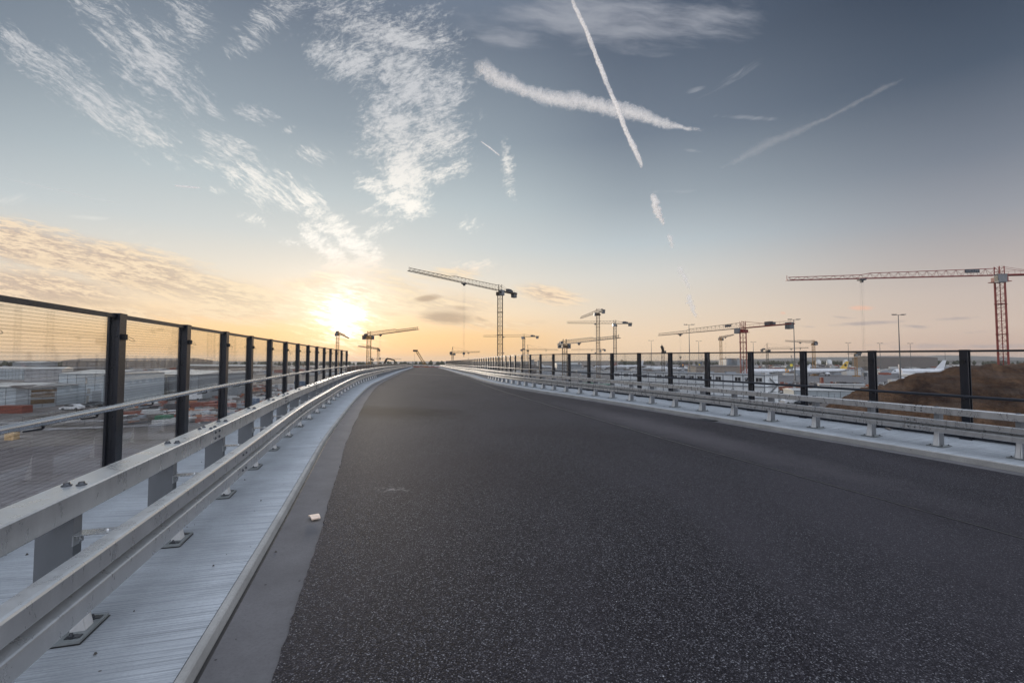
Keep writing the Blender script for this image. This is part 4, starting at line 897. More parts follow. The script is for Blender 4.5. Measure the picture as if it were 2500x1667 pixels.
def car(label,P,ang,col,van=False):
    root=local_thing('parked_van' if van else 'parked_car',label,'van' if van else 'car','cars parked on the building site'); L,Wd=(5.4,1.95) if van else (4.4,1.8)
    if van: pr=[(-L/2,.35),(-L/2,1.0),(-L/2+.5,1.2),(-L/2+1.3,2.1),(L/2-.05,2.15),(L/2,.35)]
    else: pr=[(-L/2,.35),(-L/2,.75),(-L/2+1.1,.95),(-L/2+1.8,1.42),(L/2-1.1,1.42),(L/2-.35,.98),(L/2,.9),(L/2,.35)]
    mb=MB(); n=len(pr); mb.add([(x,-Wd/2,z) for x,z in pr]+[(x,Wd/2,z) for x,z in pr],[tuple(range(n)),tuple(range(2*n-1,n-1,-1))]+[(i,i+n,(i+1)%n+n,(i+1)%n) for i in range(n)]); mb.build('body',col,root)
    mb=MB(); z0,z1=(1.25,1.85) if van else (1.0,1.34)
    for sg in(-1,1): mb.box((-.1 if not van else -L/2+1.6,sg*(Wd/2+.005),(z0+z1)/2),(1.9 if not van else .9,.02,z1-z0))
    mb.build('windows',MATS['cab_glass'],root)
    for x in(-L*.31,L*.31):
        for y in(-Wd/2+.05,Wd/2-.05): w=MB(); w.tube([(x,y-.1,.33),(x,y+.1,.33)],.33,12); w.build('wheel',RUB,root)
    root.location=(P.x,P.y,0); root.rotation_euler=(0,0,ang); return root
cw_=paint('car_white',(.6,.61,.63),.3); cs_=paint('car_silver',(.3,.32,.34),.3,.4); cb_=paint('car_dark',(.03,.035,.045),.3); cr_=paint('car_red',(.3,.04,.03),.35)
for a in(('white van parked nearest below the right fence, left of the spoil heap',W(1930,900,128),.1,cw_,True),('silver car parked behind the white van',W(1905,900,134),.4,cs_),('dark car parked right of the white van',W(1960,900,126),.2,cb_),
    ('white car parked at the scaffold stair foot',W(1880,900,124),.3,cw_),('silver car near the dark car, towards the store shed',W(1985,900,130),.0,cs_),('white car far beyond the store shed, beside its right end',W(2050,900,168),.1,cw_),
    ('white van parked in front of the grey blue warehouse on the left',W(470,900,140),.5,cw_,True),('dark car by the door of the pale blue warehouse',W(232,900,120),.4,cb_),('white car in front of the amber workshop',W(180,900,112),.2,cw_),('red car near the stacked formwork on the left',W(520,900,120),.9,cr_),
    ('white van standing between the taxiways on the left',W(600,900,190),.6,cw_,True)): car(*a)

def crate(name,label,cat,px,Y,dims,col,ang=0,z=0,ribs=True,grp=None):
    P=W(px,900,Y); root=thing(name,Vector((P.x,Y,z)),label,cat,grp)
    mb=MB(); mb.box((P.x,Y,z+dims[2]/2),dims,ang); b=mb.build('body',col,root)
    mb=MB(); ca,sa=math.cos(ang),math.sin(ang)
    n=max(3,int(dims[0]/.6))
    for i in range(n+1):
        x=-dims[0]/2+dims[0]*i/n
        for sg in(-1,1): y=sg*(dims[1]/2+.02); mb.box((P.x+x*ca-y*sa,Y+x*sa+y*ca,z+dims[2]/2),(.08,.05,dims[2]-.08),ang)
    mb.build('ribs',col,root); return root
RDC=paint('container_rust_red',(.20,.05,.028),.6); ORC=paint('container_orange',(.33,.11,.04),.6); BLC=paint('container_blue',(.06,.10,.17),.6); GRC=paint('container_green',(.05,.17,.10),.6); WTC=paint('container_white',(.45,.45,.45),.6); SND=paint('crate_sand',(.55,.38,.2),.7); DKC=paint('container_dark',(.06,.055,.06),.7)
SC='containers and crates on the building site'
it=[('container','red shipping container under the left end of the low pale shed','container',38,106,(6,2.4,1.7),RDC,.05),
('crate','sandy yellow crate on the paved yard under the left handrail','crate',37,70,(1.1,1.0,1.1),SND,.2),
('container','orange site container in front of the grey blue warehouse','container',458,122,(4.5,2.4,1.3),ORC,.5),
('container','rust red container right of the orange one','container',498,118,(5,2.4,1.4),RDC,.5),
('container','long red container behind the third fence post','container',540,116,(7,2.4,1.2),RDC,.55),
('container','small blue container between the third and fourth fence posts','container',622,118,(2.5,2.4,2.4),BLC,.5),
('container','dark container beside the sandy bank, second fence bay','container',425,112,(3,2.2,1.6),DKC,.2),
('container','green skip in the second bay of the left fence','skip',405,92,(2.6,1.6,1.1),GRC,.3),
('container','white container left of the green skip','container',372,100,(3,2,1.4),WTC,.6),
('container','white container by the large ochre crane, far','container',700,190,(6,2.4,2.4),WTC,.4),
('container','blue container far behind the white one near the large ochre crane','container',736,220,(6,2.4,2.4),BLC,.4),
('container','grey green container by the bronze crane foot','container',1430,200,(6,2.4,2.6),GRC,.1),
('container','bright green container in front of the bronze crane','container',1475,170,(8,2.4,3.4),GRC,.1),
('container','orange red container left of the bright green one','container',1412,178,(7,2.4,1.8),ORC,.1),
('container','white container by the brown crane foot','container',1340,210,(8,2.4,2.4),WTC,.0),
('container','blue container near the brown crane foot','container',1300,230,(6,2.4,2.4),BLC,.1),
('container','red brown container right of the brown crane foot','container',1390,150,(6,2.4,1.4),RDC,.1),
('container','small grey equipment box on the apron, left of a pair','box',2053,215,(3.2,2,2.2),DKC,0),
('container','small grey equipment box on the apron, right of a pair','box',2071,213,(3.0,2,1.9),DKC,0),
('container','tall rust coloured silo box beyond the store shed','silo',2005,205,(1.0,1.0,4.6),RDC,0),
('container','red truck body by the second floodlight mast','truck body',1918,168,(3.5,2.4,2.6),RDC,.2),
('container','dark machinery box behind the red truck body','box',1935,170,(2.6,2.4,1.6),DKC,.1),
('container','white container at the left foot of the floodlight mast by the heap','container',2180,240,(4,2.4,2.4),WTC,0)]
for a in it: crate(*a,grp=SC)
# stacks of formwork, pipes and scrap on the left site
mb=MB(); R=np.random.default_rng(11)
cols=[RDC,ORC,WTC,PAND,DKC,WTC,rfD]
for k in range(900):
    px=R.uniform(330,820); Y=R.uniform(96,230) if k%3 else R.uniform(88,125)
    if px<500 and Y>130: continue
    P=W(px,900,Y); l=R.uniform(.8,4.5); w=R.uniform(.15,1.2); h=R.uniform(.12,.9); mb.box((P.x,Y,h/2),(l,w,h),R.uniform(.2,1.0) if R.random()<.7 else R.uniform(0,3),int(R.integers(0,7)))
tag(mb.build('building_material',cols),'jumble of formwork, pipes and building material spread over the site left of the bridge','building material',kind='stuff')
mb=MB()
for k in range(700):
    px=R.uniform(1240,1560) if k%2 else R.uniform(1870,2240); Y=R.uniform(140,240)
    P=W(px,900,Y); l=R.uniform(.6,3.5); w=R.uniform(.2,1.4); h=R.uniform(.2,1.4); mb.box((P.x,Y,h/2),(l,w,h),R.uniform(0,3),int(R.integers(0,7)))
tag(mb.build('building_material',cols),'jumble of material and machinery spread over the site right of the bridge','building material',kind='stuff')
mb=MB()
for k in range(1500):
    px=R.uniform(-100,2600); Y=R.uniform(380,1200)
    P=W(px,900,Y); l=R.uniform(2,16); h=R.uniform(.8,3.6); mb.box((P.x,Y,h/2),(l,R.uniform(2,6),h),R.uniform(-.2,.2),int(R.choice([2,3,4,5,6,2,3,6,0],1)[0]))
tag(mb.build('far_airport_clutter',cols),'far sheds, vehicles and equipment scattered across the airport','airport clutter',kind='stuff')
for k,(px,Y,a,ln) in enumerate(((330,104,.75,8),(372,100,.8,7),(290,98,.7,6))):
    P=W(px,900,Y); mb=MB(); 
    for q in range(5): mb.bar((P.x+q*.5,Y,.25),(P.x+q*.5+ln*math.cos(a),Y+ln*math.sin(a),.25),.32,8)
    tag(mb.build('pipe_bundle',WTC),['bundle of white pipes lying left of the green skip','bundle of white pipes right behind the others, nearest the green skip','short bundle of white pipes just right of the first fence post'][k],'pipe bundle','pipe bundles on the ground')
# temporary mesh fences
FM=paint('mesh_fence_steel',(.14,.14,.15),.5,.4)
def meshfence(px0,Y0,px1,Y1,label,h=2.0,st=3.4):
    A=W(px0,900,Y0);B=W(px1,900,Y1);A.z=B.z=0; n=max(2,int((B-A).length/st)); root=thing('site_fence',A,label,'fence','temporary mesh fences')
    for i in range(n):
        P=A.lerp(B,i/n);Q=A.lerp(B,(i+1)/n); mb=MB(); mb.bar(P+Vector((0,0,0)),P+Vector((0,0,h)),.08); 
        for z in(.1,h*.5,h): mb.bar(P+Vector((0,0,z)),Q+Vector((0,0,z)),.05)
        for k in range(1,9): X=P.lerp(Q,k/9); mb.bar(X,X+Vector((0,0,h)),.022,3,cap=False)
        mb.build('fence_panel',FM,root)
meshfence(1878,232,2230,205,'long mesh fence between the apron and the building site on the right')
meshfence(1940,139,2100,135,'mesh fence in front of the pale blue store shed',2.2)
meshfence(60,86,420,84,'mesh fence along the verge in front of the warehouses on the left',1.6,4)
meshfence(1880,190,2000,185,'short mesh fence around the machinery near the second floodlight mast',2.4,2.4)

# ------------------------------------------------------------------ vapour trails
def trail_mat(name,dens,soft,sc):
    m,t,out=nt(name); tc=node(t,'ShaderNodeTexCoord'); v=tc.outputs['Object']; uv=tc.outputs['UV']
    n=noise(t,v,sc,6,.66,.9)
    sx=node(t,'ShaderNodeSeparateXYZ'); t.links.new(uv,sx.inputs[0])
    # thickness of the plume across and along (uv.x 0..1 along, uv.y 0..1 across)
    def tri(s,p):
        a=node(t,'ShaderNodeMath',operation='MULTIPLY_ADD'); t.links.new(s,a.inputs[0]); a.inputs[1].default_value=2; a.inputs[2].default_value=-1
        b=node(t,'ShaderNodeMath',operation='ABSOLUTE'); t.links.new(a.outputs[0],b.inputs[0]); c=node(t,'ShaderNodeMath',operation='POWER'); t.links.new(b.outputs[0],c.inputs[0]); c.inputs[1].default_value=p
        d=node(t,'ShaderNodeMath',operation='SUBTRACT'); d.inputs[0].default_value=1; t.links.new(c.outputs[0],d.inputs[1]); return d.outputs[0]
    a=tri(sx.outputs['Y'],soft); b=tri(sx.outputs['X'],6)
    mm=node(t,'ShaderNodeMath',operation='MULTIPLY'); t.links.new(a,mm.inputs[0]); t.links.new(b,mm.inputs[1])
    ad=node(t,'ShaderNodeMath',operation='ADD'); t.links.new(mm.outputs[0],ad.inputs[0]); t.links.new(scale_f(t,n,1.7),ad.inputs[1])
    f=ramp(t,ad.outputs[0],[(.62,0),(1.0,dens*.6),(1.0,dens)]) if False else ramp(t,scale_f(t,ad.outputs[0],.5),[(.55,0),(.98,dens)])
    tr=node(t,'ShaderNodeBsdfTransparent'); df=node(t,'ShaderNodeBsdfDiffuse'); df.inputs[0].default_value=(1,1,1,1); tl=node(t,'ShaderNodeBsdfTranslucent'); tl.inputs[0].default_value=(1,1,1,1)
    ms=node(t,'ShaderNodeMixShader'); ms.inputs[0].default_value=.6; t.links.new(df.outputs[0],ms.inputs[1]); t.links.new(tl.outputs[0],ms.inputs[2])
    mx=node(t,'ShaderNodeMixShader'); t.links.new(f,mx.inputs[0]); t.links.new(tr.outputs[0],mx.inputs[1]); t.links.new(ms.outputs[0],mx.inputs[2]); t.links.new(mx.outputs[0],out.inputs[0]); return m
TM1=trail_mat('dense_vapour',.62,1.5,.016); TM2=trail_mat('thin_vapour',.075,1.2,.012); TM3=trail_mat('crisp_vapour',.95,2.6,.03); TM4=trail_mat('soft_vapour',.5,1.6,.006)
def trail(pts,Y,label,mat,wob=.12):
    "pts: (px,py,halfwidth px). The plume is a lens shaped body several metres deep"
    P=[(W(u,v,Y),h*Y/F) for u,v,h in pts]; N=260; R=np.random.default_rng(len(pts)*7+int(pts[0][0])); vs=[];uv=[]; jt=np.convolve(R.normal(size=N+8),np.ones(15)/15,'same')*1.6
    q=np.linspace(0,len(P)-1,N); ph=R.uniform(0,6,6); K=12
    for i,a in enumerate(q):
        j=min(int(a),len(P)-2); f=a-j; f2=f*f*(3-2*f)*.4+f*.6; c=P[j][0].lerp(P[j+1][0],f); h=P[j][1]*(1-f2)+P[j+1][1]*f2
        d=(P[j+1][0]-P[j][0]).normalized(); toc=(c-Vector((0,0,CAMZ))).normalized(); s=d.cross(toc).normalized()
        w=sum(math.sin(a*(3+5*k)+ph[k])/(1+k) for k in range(6))*wob*h*.5
        h2=h*(1+wob*jt[i]*1.6)
        for k in range(K):
            t_=2*PI*k/K; vs.append(c+s*(math.cos(t_)*h2+w)+toc*(math.sin(t_)*h2*.5))
    mb=MB(); fs=[];us=[]
    for i in range(N-1):
        for k in range(K):
            k2=(k+1)%K; fs.append((i*K+k,i*K+k2,(i+1)*K+k2,(i+1)*K+k)); y0=(1+math.cos(2*PI*k/K))/2; y1=(1+math.cos(2*PI*k2/K))/2
            us.append([(i/(N-1),y0),(i/(N-1),y1),((i+1)/(N-1),y1),((i+1)/(N-1),y0)])
    mb.add(vs,fs,us); o=mb.build('vapour_trail',mat,org=P[0][0],smooth=True); tag(o,label,'vapour trail','aircraft vapour trails in the sky'); return o
trail([(1390,-25,6),(1402,15,6),(1432,75,6),(1458,145,6.5),(1482,205,6.5),(1507,262,6.5),(1522,305,7),(1545,355,7),(1563,395,7),(1571,414,4)],5200,'long straight white vapour trail falling from the top edge across the thick one',TM3,.12)
trail([(1150,198,6),(1178,165,26),(1215,192,28),(1280,222,20),(1350,240,24),(1420,250,27),(1490,262,25),(1560,280,20),(1620,300,15),(1675,314,7),(1722,318,8)],5600,'thick ragged vapour trail with a wide left end, crossed by the long straight one',TM1,.12)
trail([(1592,470,8),(1600,500,10),(1612,530,9),(1621,552,3)],5300,'short thick vapour trail fragment below the end of the long one',TM3,.3)
trail([(1631,571,5),(1638,590,7.5),(1644,607,4)],5300,'tiniest vapour trail fragment, just under the short thick one',TM4,.3)
trail([(1658,648,6),(1670,678,8.5),(1685,708,5)],5300,'slim vapour trail fragment lower down, above the faint last one',TM4,.3)
trail([(1679,716,6),(1688,742,9),(1699,780,5)],5300,'faint last vapour trail fragment just above the cream crane jib',TM4,.3)
trail([(1742,420,4),(1810,385,14),(1880,350,18),(1950,318,14),(2020,290,7),(2100,245,9),(2160,215,10),(2225,185,4)],5800,'faint thin vapour trail slanting up to the right in the dark sky',TM2,.2)
trail([(-10,428,2.5),(60,447,4),(150,466,4),(230,485,3),(320,502,1.5)],5600,'faint thin vapour trail sloping down at the left edge',TM2,.1)
trail([(423,453,1.8),(455,456,2.5),(492,459,1.5)],5600,'very short level vapour trail left of the central clouds',TM3,.1)
trail([(1172,344,1.3),(1195,360,2.2),(1222,382,2)],5600,'short thin vapour trail slanting right of the large central cloud',TM3,.1)

# ------------------------------------------------------------------ sky
SUNPX=(835,778); sd=ray(*SUNPX); sd/=np.linalg.norm(sd); SUN_EL=math.asin(sd[2]); SUN_AZ=math.atan2(sd[0],sd[1])
w=bpy.data.worlds.new('World'); scene.world=w; w.use_nodes=True; T=w.node_tree; T.nodes.clear()
wo=T.nodes.new('ShaderNodeOutputWorld'); bg=T.nodes.new('ShaderNodeBackground'); T.links.new(bg.outputs[0],wo.inputs[0])
class X:
    "tiny expression builder over Math nodes"
    def __init__(s,o): s.o=o
    @staticmethod
    def op(op,*a,clamp=False):
        n=T.nodes.new('ShaderNodeMath'); n.operation=op; n.use_clamp=clamp
        for i,q in enumerate(a):
            if isinstance(q,X): T.links.new(q.o,n.inputs[i])
            else: n.inputs[i].default_value=q
        return X(n.outputs[0])
    def __add__(s,b): return X.op('ADD',s,b)
    __radd__=__add__
    def __sub__(s,b): return X.op('SUBTRACT',s,b)
    def __rsub__(s,b): return X.op('SUBTRACT',b,s)
    def __mul__(s,b): return X.op('MULTIPLY',s,b)
    __rmul__=__mul__
    def __truediv__(s,b): return X.op('DIVIDE',s,b)
    def pw(s,p): return X.op('POWER',X.op('MAXIMUM',s,0.0),p)
    def mx(s,b): return X.op('MAXIMUM',s,b)
    def mn(s,b): return X.op('MINIMUM',s,b)
def sstep(x,a,b):
    n=T.nodes.new('ShaderNodeMapRange'); n.interpolation_type='SMOOTHSTEP'; T.links.new(x.o,n.inputs[0]); n.inputs[1].default_value=a; n.inputs[2].default_value=b; return X(n.outputs[0])
tc=T.nodes.new('ShaderNodeTexCoord'); D=tc.outputs['Generated']; sp=T.nodes.new('ShaderNodeSeparateXYZ'); T.links.new(D,sp.inputs[0]); dx,dy,dz=[X(o) for o in sp.outputs]
el=X.op('ARCSINE',dz)*(2/PI)                          # 0 horizon .. 1 zenith
def dotp(v):
    n=T.nodes.new('ShaderNodeVectorMath'); n.operation='DOT_PRODUCT'; T.links.new(D,n.inputs[0]); n.inputs[1].default_value=v; return X(n.outputs['Value'])
cs=dotp(tuple(sd)).mx(0.0); hl=X.op('SQRT',dx*dx+dy*dy).mx(.001)
ca=(dx*math.sin(SUN_AZ)+dy*math.cos(SUN_AZ))/hl       # cosine of azimuth from the sun
def srgb(*c): return tuple(((v/255)/12.92 if v/255<.04045 else ((v/255+.055)/1.055)**2.4) for v in c)
def cramp(x,stops):
    r=T.nodes.new('ShaderNodeValToRGB'); e=r.color_ramp.elements; r.color_ramp.interpolation='B_SPLINE' if False else 'LINEAR'
    while len(e)<len(stops): e.new(.5)
    for i,(p,c) in enumerate(stops): e[i].position=p; e[i].color=(*srgb(*c),1)
    T.links.new(x.o,r.inputs[0]); return r.outputs[0]
def cmix(a,b,f,mode='MIX'):
    m=T.nodes.new('ShaderNodeMix'); m.data_type='RGBA'; m.blend_type=mode
    for s,v in((m.inputs[0],f),(m.inputs[6],a),(m.inputs[7],b)):
        if isinstance(v,X): T.links.new(v.o,s)
        elif hasattr(v,'node'): T.links.new(v,s)
        elif isinstance(v,(int,float)): s.default_value=v
        else: s.default_value=(*v,1)
    return m.outputs[2]
q=lambda deg:max(0,deg/90)
SUNR=cramp(el,[(0,(240,192,132)),(q(3),(248,206,150)),(q(6),(245,222,190)),(q(10),(226,220,208)),(q(14),(203,209,209)),(q(19),(183,195,200)),(q(26),(147,160,171)),(q(36),(109,121,137)),(q(48),(120,134,155)),(q(65),(196,206,222)),(1,(205,213,226))])
AWAY=cramp(el,[(0,(196,166,150)),(q(3),(206,187,174)),(q(6),(198,184,176)),(q(9),(180,172,170)),(q(13),(152,155,163)),(q(18),(120,128,141)),(q(25),(79,91,108)),(q(33),(53,64,82)),(q(46),(60,74,97)),(q(65),(190,200,218)),(1,(205,213,226))])
MIDR=cramp(el,[(0,(238,206,168)),(q(3),(238,212,182)),(q(6),(228,213,194)),(q(10),(214,212,206)),(q(14),(188,198,203)),(q(19),(156,167,176)),(q(26),(116,128,143)),(q(36),(84,96,114)),(q(47),(90,105,128)),(q(65),(196,206,222)),(1,(205,213,226))])
BACK=cramp(el,[(0,(196,188,192)),(q(8),(204,202,208)),(q(20),(200,206,216)),(q(45),(202,210,224)),(1,(205,213,226))])
sky=cmix(MIDR,SUNR,sstep(ca,.80,.985)); sky=cmix(AWAY,sky,sstep(ca,.36,.84)); sky=cmix(BACK,sky,sstep(ca,-.2,.30))
ns=T.nodes.new('ShaderNodeTexSky'); ns.sky_type='NISHITA'; ns.sun_disc=False; ns.sun_elevation=SUN_EL; ns.sun_rotation=SUN_AZ; ns.dust_density=2.5
nm_=T.nodes.new('ShaderNodeMix'); nm_.data_type='RGBA'; nm_.blend_type='ADD'; nm_.inputs[0].default_value=1.0
sc=T.nodes.new('ShaderNodeVectorMath'); sc.operation='SCALE'; T.links.new(ns.outputs[0],sc.inputs[0]); sc.inputs['Scale'].default_value=.004
T.links.new(sky,nm_.inputs[6]); T.links.new(sc.outputs[0],nm_.inputs[7]); sky=nm_.outputs[2]
# --- high clouds, in the gnomonic plane of the sky ahead (u east, v up)
yy=dy.mx(.08); u=dx/yy; v=dz/yy; front=sstep(dy,.1,.3)
def uvn(px,py): r=ray(px,py); return r[0]/r[1],r[2]/r[1]
def cxyz(a,b,c=0.0):
    n=T.nodes.new('ShaderNodeCombineXYZ')
    for i,k in enumerate((a,b,c)):
        if isinstance(k,X): T.links.new(k.o,n.inputs[i])
        else: n.inputs[i].default_value=k
    return n.outputs[0]
def wn(vec,scale,det=5,ro=.6,dist=0):
    n=T.nodes.new('ShaderNodeTexNoise'); n.inputs['Scale'].default_value=scale; n.inputs['Detail'].default_value=det; n.inputs['Roughness'].default_value=ro; n.inputs['Distortion'].default_value=dist; T.links.new(vec,n.inputs['Vector']); return X(n.outputs['Fac'])
UV=cxyz(u,v); warp=(wn(UV,6,2)-.5)*.05; warp2=(wn(cxyz(u+3.3,v+1.7),6,2)-.5)*.05
uw=u+warp; vw=v+warp2
def rotuv(a,sx,sy,U=u,V=v): c,s_=math.cos(a),math.sin(a); return (U*c+V*s_)*sx,(V*c-U*s_)*sy
LAST=0.0
def field(ells,U,V):
    global LAST
    tot=None
    for (px,py,rx,ry,deg,wt) in ells:
        vec=cxyz(U,V,LAST)      # third slot only orders the evaluation
        cu,cv=uvn(px,py); n=T.nodes.new('ShaderNodeMapping'); n.vector_type='TEXTURE'; T.links.new(vec,n.inputs[0])
        n.inputs['Location'].default_value=(cu,cv,0); n.inputs['Rotation'].default_value=(0,0,-math.radians(deg)); n.inputs['Scale'].default_value=(2*rx/F,2*ry/F,1e6)
        l=T.nodes.new('ShaderNodeVectorMath'); l.operation='LENGTH'; T.links.new(n.outputs[0],l.inputs[0])
        m=T.nodes.new('ShaderNodeMapRange'); m.interpolation_type='SMOOTHSTEP'; T.links.new(l.outputs['Value'],m.inputs[0]); m.inputs[1].default_value=1; m.inputs[2].default_value=0; m.inputs[3].default_value=0; m.inputs[4].default_value=wt
        e=X(m.outputs[0]); tot=e if tot is None else tot.mx(e); LAST=tot
    return tot
# cirrus, streaky down to the right on the left side
n_l=wn(cxyz(*rotuv(math.radians(-38),8,40,uw,vw)),1,5,.74)
n_l2=wn(cxyz(*rotuv(math.radians(-30),34,120,uw,vw)),1,3,.8)
fL=field([(190,215,260,48,36,1.0),(60,110,120,22,30,.9),(330,300,120,45,42,.9),(370,150,180,75,45,1.0),(270,60,160,50,45,.85),(450,20,90,30,30,.5),(650,50,90,42,-40,.95),(600,110,60,26,-20,.9),(470,50,90,45,60,.75),(620,280,60,22,15,.9),(515,265,40,12,35,.8),(420,390,35,10,25,.7),(560,365,90,32,25,1),(640,445,120,46,25,1.1),(745,480,60,24,30,1.1),(500,400,50,20,20,.9),(755,375,52,24,15,.95),(540,465,30,10,10,.8),(700,320,26,10,-25,.7)],u,v)
dL=sstep(fL*1.0+(n_l-.5)*2.9+(n_l2-.5)*2.1,.40,1.45)*sstep(fL,.02,.3)
# large mackerel cloud in the middle
n_c=wn(cxyz(*rotuv(math.radians(15),12,21,uw,vw)),1,5,.74); n_c2=wn(cxyz(*rotuv(math.radians(22),52,105,uw,vw)),1,3,.8)
fC=field([(820,20,140,40,10,.8),(960,90,150,75,10,1),(860,150,120,60,20,1),(1000,190,130,75,40,1.1),(1080,230,60,70,60,1),(960,300,90,95,80,1.0),(1050,330,75,95,80,1.1),(985,390,75,70,90,1.1),(1095,420,35,60,60,.8),(990,440,75,60,80,1.25),(985,490,70,36,20,1.2),(915,455,45,24,20,1.1),(930,520,50,14,0,.9),(785,525,70,18,22,1.0),(830,570,80,34,38,1.05),(890,620,60,34,45,1.05),(800,610,80,26,38,1.1),(860,655,80,26,10,1.1),(840,700,110,20,8,1.0),(930,560,60,14,-20,.8),(630,540,60,14,28,.6),(700,590,50,12,25,.6),(1240,400,16,55,-10,.9),(1245,460,16,30,-10,.8),(1070,20,40,40,0,.45),(1150,545,30,25,-60,.5),(1160,655,70,20,-5,.75)],u,v)
dC=sstep(fC*1.05+(n_c-.5)*2.4+(n_c2-.5)*2.0,.36,1.42)*sstep(fC,.02,.3)
# smooth veil at the top right
n_t=wn(cxyz(*rotuv(math.radians(-6),5,22,uw,vw)),1,5,.66)
fT=field([(1480,45,340,70,3,1),(1250,90,110,30,-5,.8),(1700,50,160,60,-5,.85),(1560,110,160,30,8,.7),(1150,60,120,50,0,.4),(1430,10,300,50,0,.8)],u,v)
dT=sstep(fT*1.2+(n_t-.5)*1.7,.40,1.35)*.72
n_f=wn(cxyz(*rotuv(math.radians(25),8,60,uw,vw)),1,3,.7,.2)
fF=field([(1790,190,110,14,-32,.7),(1700,220,30,8,-20,.8),(1830,288,90,8,3,.8),(1690,368,25,6,5,.7),(1650,467,70,6,-2,.7),(30,490,70,16,-15,.7),(220,532,55,8,3,.8),(300,560,90,16,6,.5),(400,600,110,16,8,.5),(20,155,16,6,20,.6)],u,v)
dF=sstep(fF*1.3+(n_f-.5)*1.4,.55,1.5)*.45
# low banks lit by the sun near the horizon
n_b=wn(cxyz(*rotuv(math.radians(-15),4,44,uw,vw)),1,5,.72); n_b2=wn(cxyz(*rotuv(math.radians(-10),24,130)),1,3,.75)
fB=field([(60,600,330,60,12,1.05),(330,660,300,60,14,1.1),(560,720,260,45,12,1.0),(90,700,300,50,6,1.0),(620,765,260,30,3,.8),(760,690,100,26,-12,.8),(860,740,140,40,0,.9),(1060,745,170,40,4,.9),(980,700,110,30,20,.8),(1150,790,180,20,4,.7),(1340,720,85,24,12,.95),(1290,790,80,14,-4,.6),(1090,670,110,22,-4,.7),(330,765,300,26,2,.7)],u,v)
dB=sstep(fB*1.25+(n_b-.5)*1.7+(n_b2-.5)*.8,.42,1.2)
fD=field([(1045,728,34,9,-8,1),(1090,775,70,17,3,1.0),(1125,752,24,8,5,.7),(1170,778,24,7,12,.7),(940,765,60,8,4,.5),(200,735,240,14,5,.55),(120,640,160,10,10,.5),(360,700,150,12,12,.45),(2120,789,95,6,-3,.8),(2235,797,45,5,3,.8),(2330,778,60,5,-3,.7),(2060,775,40,4,4,.6),(2440,845,160,7,-1,.75),(2260,845,110,8,-1,.7),(1380,850,30,5,0,.5),(2150,840,60,5,-4,.5),(1960,797,60,4,2,.5),(2400,810,90,5,-3,.5)],u,v)
dD=sstep(fD*1.2+(n_b2-.5)*.9,.35,1.15)
fP=field([(2103,752,32,6,0,1),(1912,764,8,4,0,.8)],u,v); dP=sstep(fP*1.2+(n_b2-.5)*.8,.35,1.1)
warm=sstep(ca,.75,.99)*sstep(v,.34,.05)
ccol=cmix(srgb(212,213,216),(1.12,1.06,.96),sstep(ca,.70,.97)*sstep(v,.62,.30)); ccol=cmix(ccol,srgb(246,212,176),sstep(v,.26,.16)*.8)
ccol=cmix(srgb(168,170,180),ccol,sstep(ca,.45,.85))
cl=(dL*.80).mx(dC*.84).mx(dF)*front; sky=cmix(sky,ccol,cl)
sky=cmix(sky,cmix(srgb(150,154,166),srgb(178,182,190),n_t),dT*front)
bcol=cmix(srgb(192,168,152),srgb(252,226,192),sstep(n_b+(n_b2-.5)*.9,.36,.62)); bcol=cmix(bcol,srgb(255,236,198),cs.pw(30)*.8)
sky=cmix(sky,bcol,dB*.85*front)
dcol=cmix(srgb(168,158,160),srgb(184,160,136),sstep(ca,.8,.97)); sky=cmix(sky,dcol,dD*.75*front); sky=cmix(sky,srgb(236,190,165),dP*.7*front)
# glow of the veiled sun
glow=cs.pw(5000)*.8+cs.pw(1300)*1.25*sstep(n_b2+(n_b-.5)*1.2,.30,.66)+cs.pw(400)*.5*sstep(n_b2+(n_b-.5)*1.2,.45,.75)+cs.pw(250)*.14+cs.pw(30)*.03
gl_=T.nodes.new('ShaderNodeVectorMath'); gl_.operation='SCALE'; gl_.inputs[0].default_value=(.95,.97,.98); T.links.new(glow.o,gl_.inputs['Scale'])
a_=T.nodes.new('ShaderNodeMix'); a_.data_type='RGBA'; a_.blend_type='ADD'; a_.inputs[0].default_value=1; T.links.new(sky,a_.inputs[6]); T.links.new(gl_.outputs[0],a_.inputs[7]); sky=a_.outputs[2]
sky=cmix(sky,srgb(120,105,98),sstep(dz,-.002,-.03))
lift=1.0+sstep(el,.50,.70)*1.25+sstep(ca*hl,-.05,-.6)*sstep(el,-.01,.05)*(1.0-sstep(el,.50,.70))*1.1     # unseen sky overhead and behind, brightened as added fill light
ls=T.nodes.new('ShaderNodeVectorMath'); ls.operation='SCALE'; T.links.new(sky,ls.inputs[0]); T.links.new(lift.o,ls.inputs['Scale']); sky=ls.outputs[0]
T.links.new(sky,bg.inputs[0]); bg.inputs[1].default_value=1.0

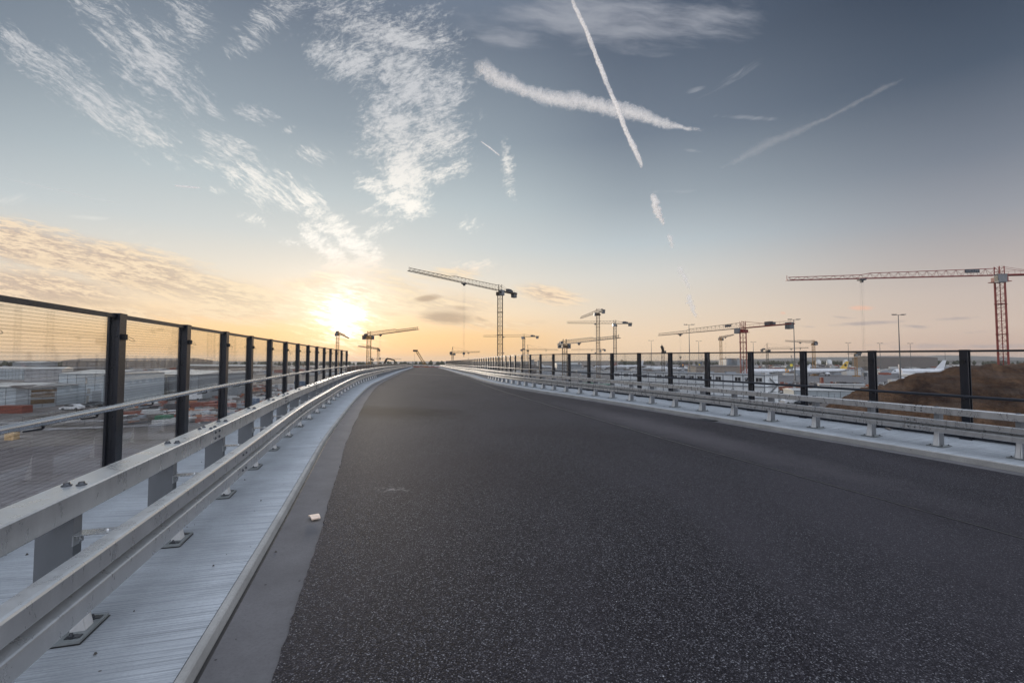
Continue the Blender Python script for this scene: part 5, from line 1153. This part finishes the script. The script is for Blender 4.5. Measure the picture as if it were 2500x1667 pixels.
# ------------------------------------------------------------------ the hazy air over the airport
mb=MB(); mb.bbox(-9600,9600,-3400,12400,-1.0,115); hz=mb.build('haze',None); hz.data.materials.clear()
m=bpy.data.materials.new('haze_air'); m.use_nodes=True; t=m.node_tree; t.nodes.clear(); o_=t.nodes.new('ShaderNodeOutputMaterial'); pv=t.nodes.new('ShaderNodeVolumePrincipled')
pv.inputs['Color'].default_value=(.95,.93,.92,1); pv.inputs['Density'].default_value=.00005; pv.inputs['Anisotropy'].default_value=.3; t.links.new(pv.outputs[0],o_.inputs['Volume']); hz.data.materials.append(m); hz['kind']='stuff'; hz['label']='thin evening haze lying over the airport'

L=bpy.data.lights.new('Sun','SUN'); L.energy=1.7; L.angle=math.radians(7); L.color=(1,.87,.72); so=bpy.data.objects.new('Sun',L); COL.objects.link(so)
so.rotation_euler=Vector((-sd[0],-sd[1],-sd[2])).to_track_quat('-Z','Y').to_euler()
cam=bpy.data.cameras.new('Camera'); cam.sensor_width=36; cam.lens=36*F/2500; cam.clip_start=.05; cam.clip_end=30000
co=bpy.data.objects.new('Camera',cam); COL.objects.link(co); co.location=(0,0,CAMZ); co.rotation_euler=(PI/2+PITCH,0,0); scene.camera=co
for o in bpy.data.objects:
    if '_o' in o.keys(): del o['_o']
scene.view_settings.view_transform='Standard'; scene.view_settings.look='None'; scene.view_settings.exposure=0; scene.view_settings.gamma=1; scene.view_settings.use_curve_mapping=False
scene.cycles.volume_bounces=0; scene.cycles.max_bounces=5; scene.cycles.diffuse_bounces=2; scene.cycles.glossy_bounces=3; scene.cycles.sample_clamp_direct=6; scene.cycles.sample_clamp_indirect=2; scene.cycles.use_adaptive_sampling=True; scene.cycles.adaptive_threshold=.012; scene.cycles.adaptive_min_samples=32; scene.cycles.transparent_max_bounces=24; scene.cycles.use_denoising=True; scene.cycles.denoiser='OPENIMAGEDENOISE'; scene.cycles.denoising_input_passes='RGB_ALBEDO_NORMAL'; scene.cycles.denoising_prefilter='ACCURATE'
scene.render.resolution_x=1024; scene.render.resolution_y=682
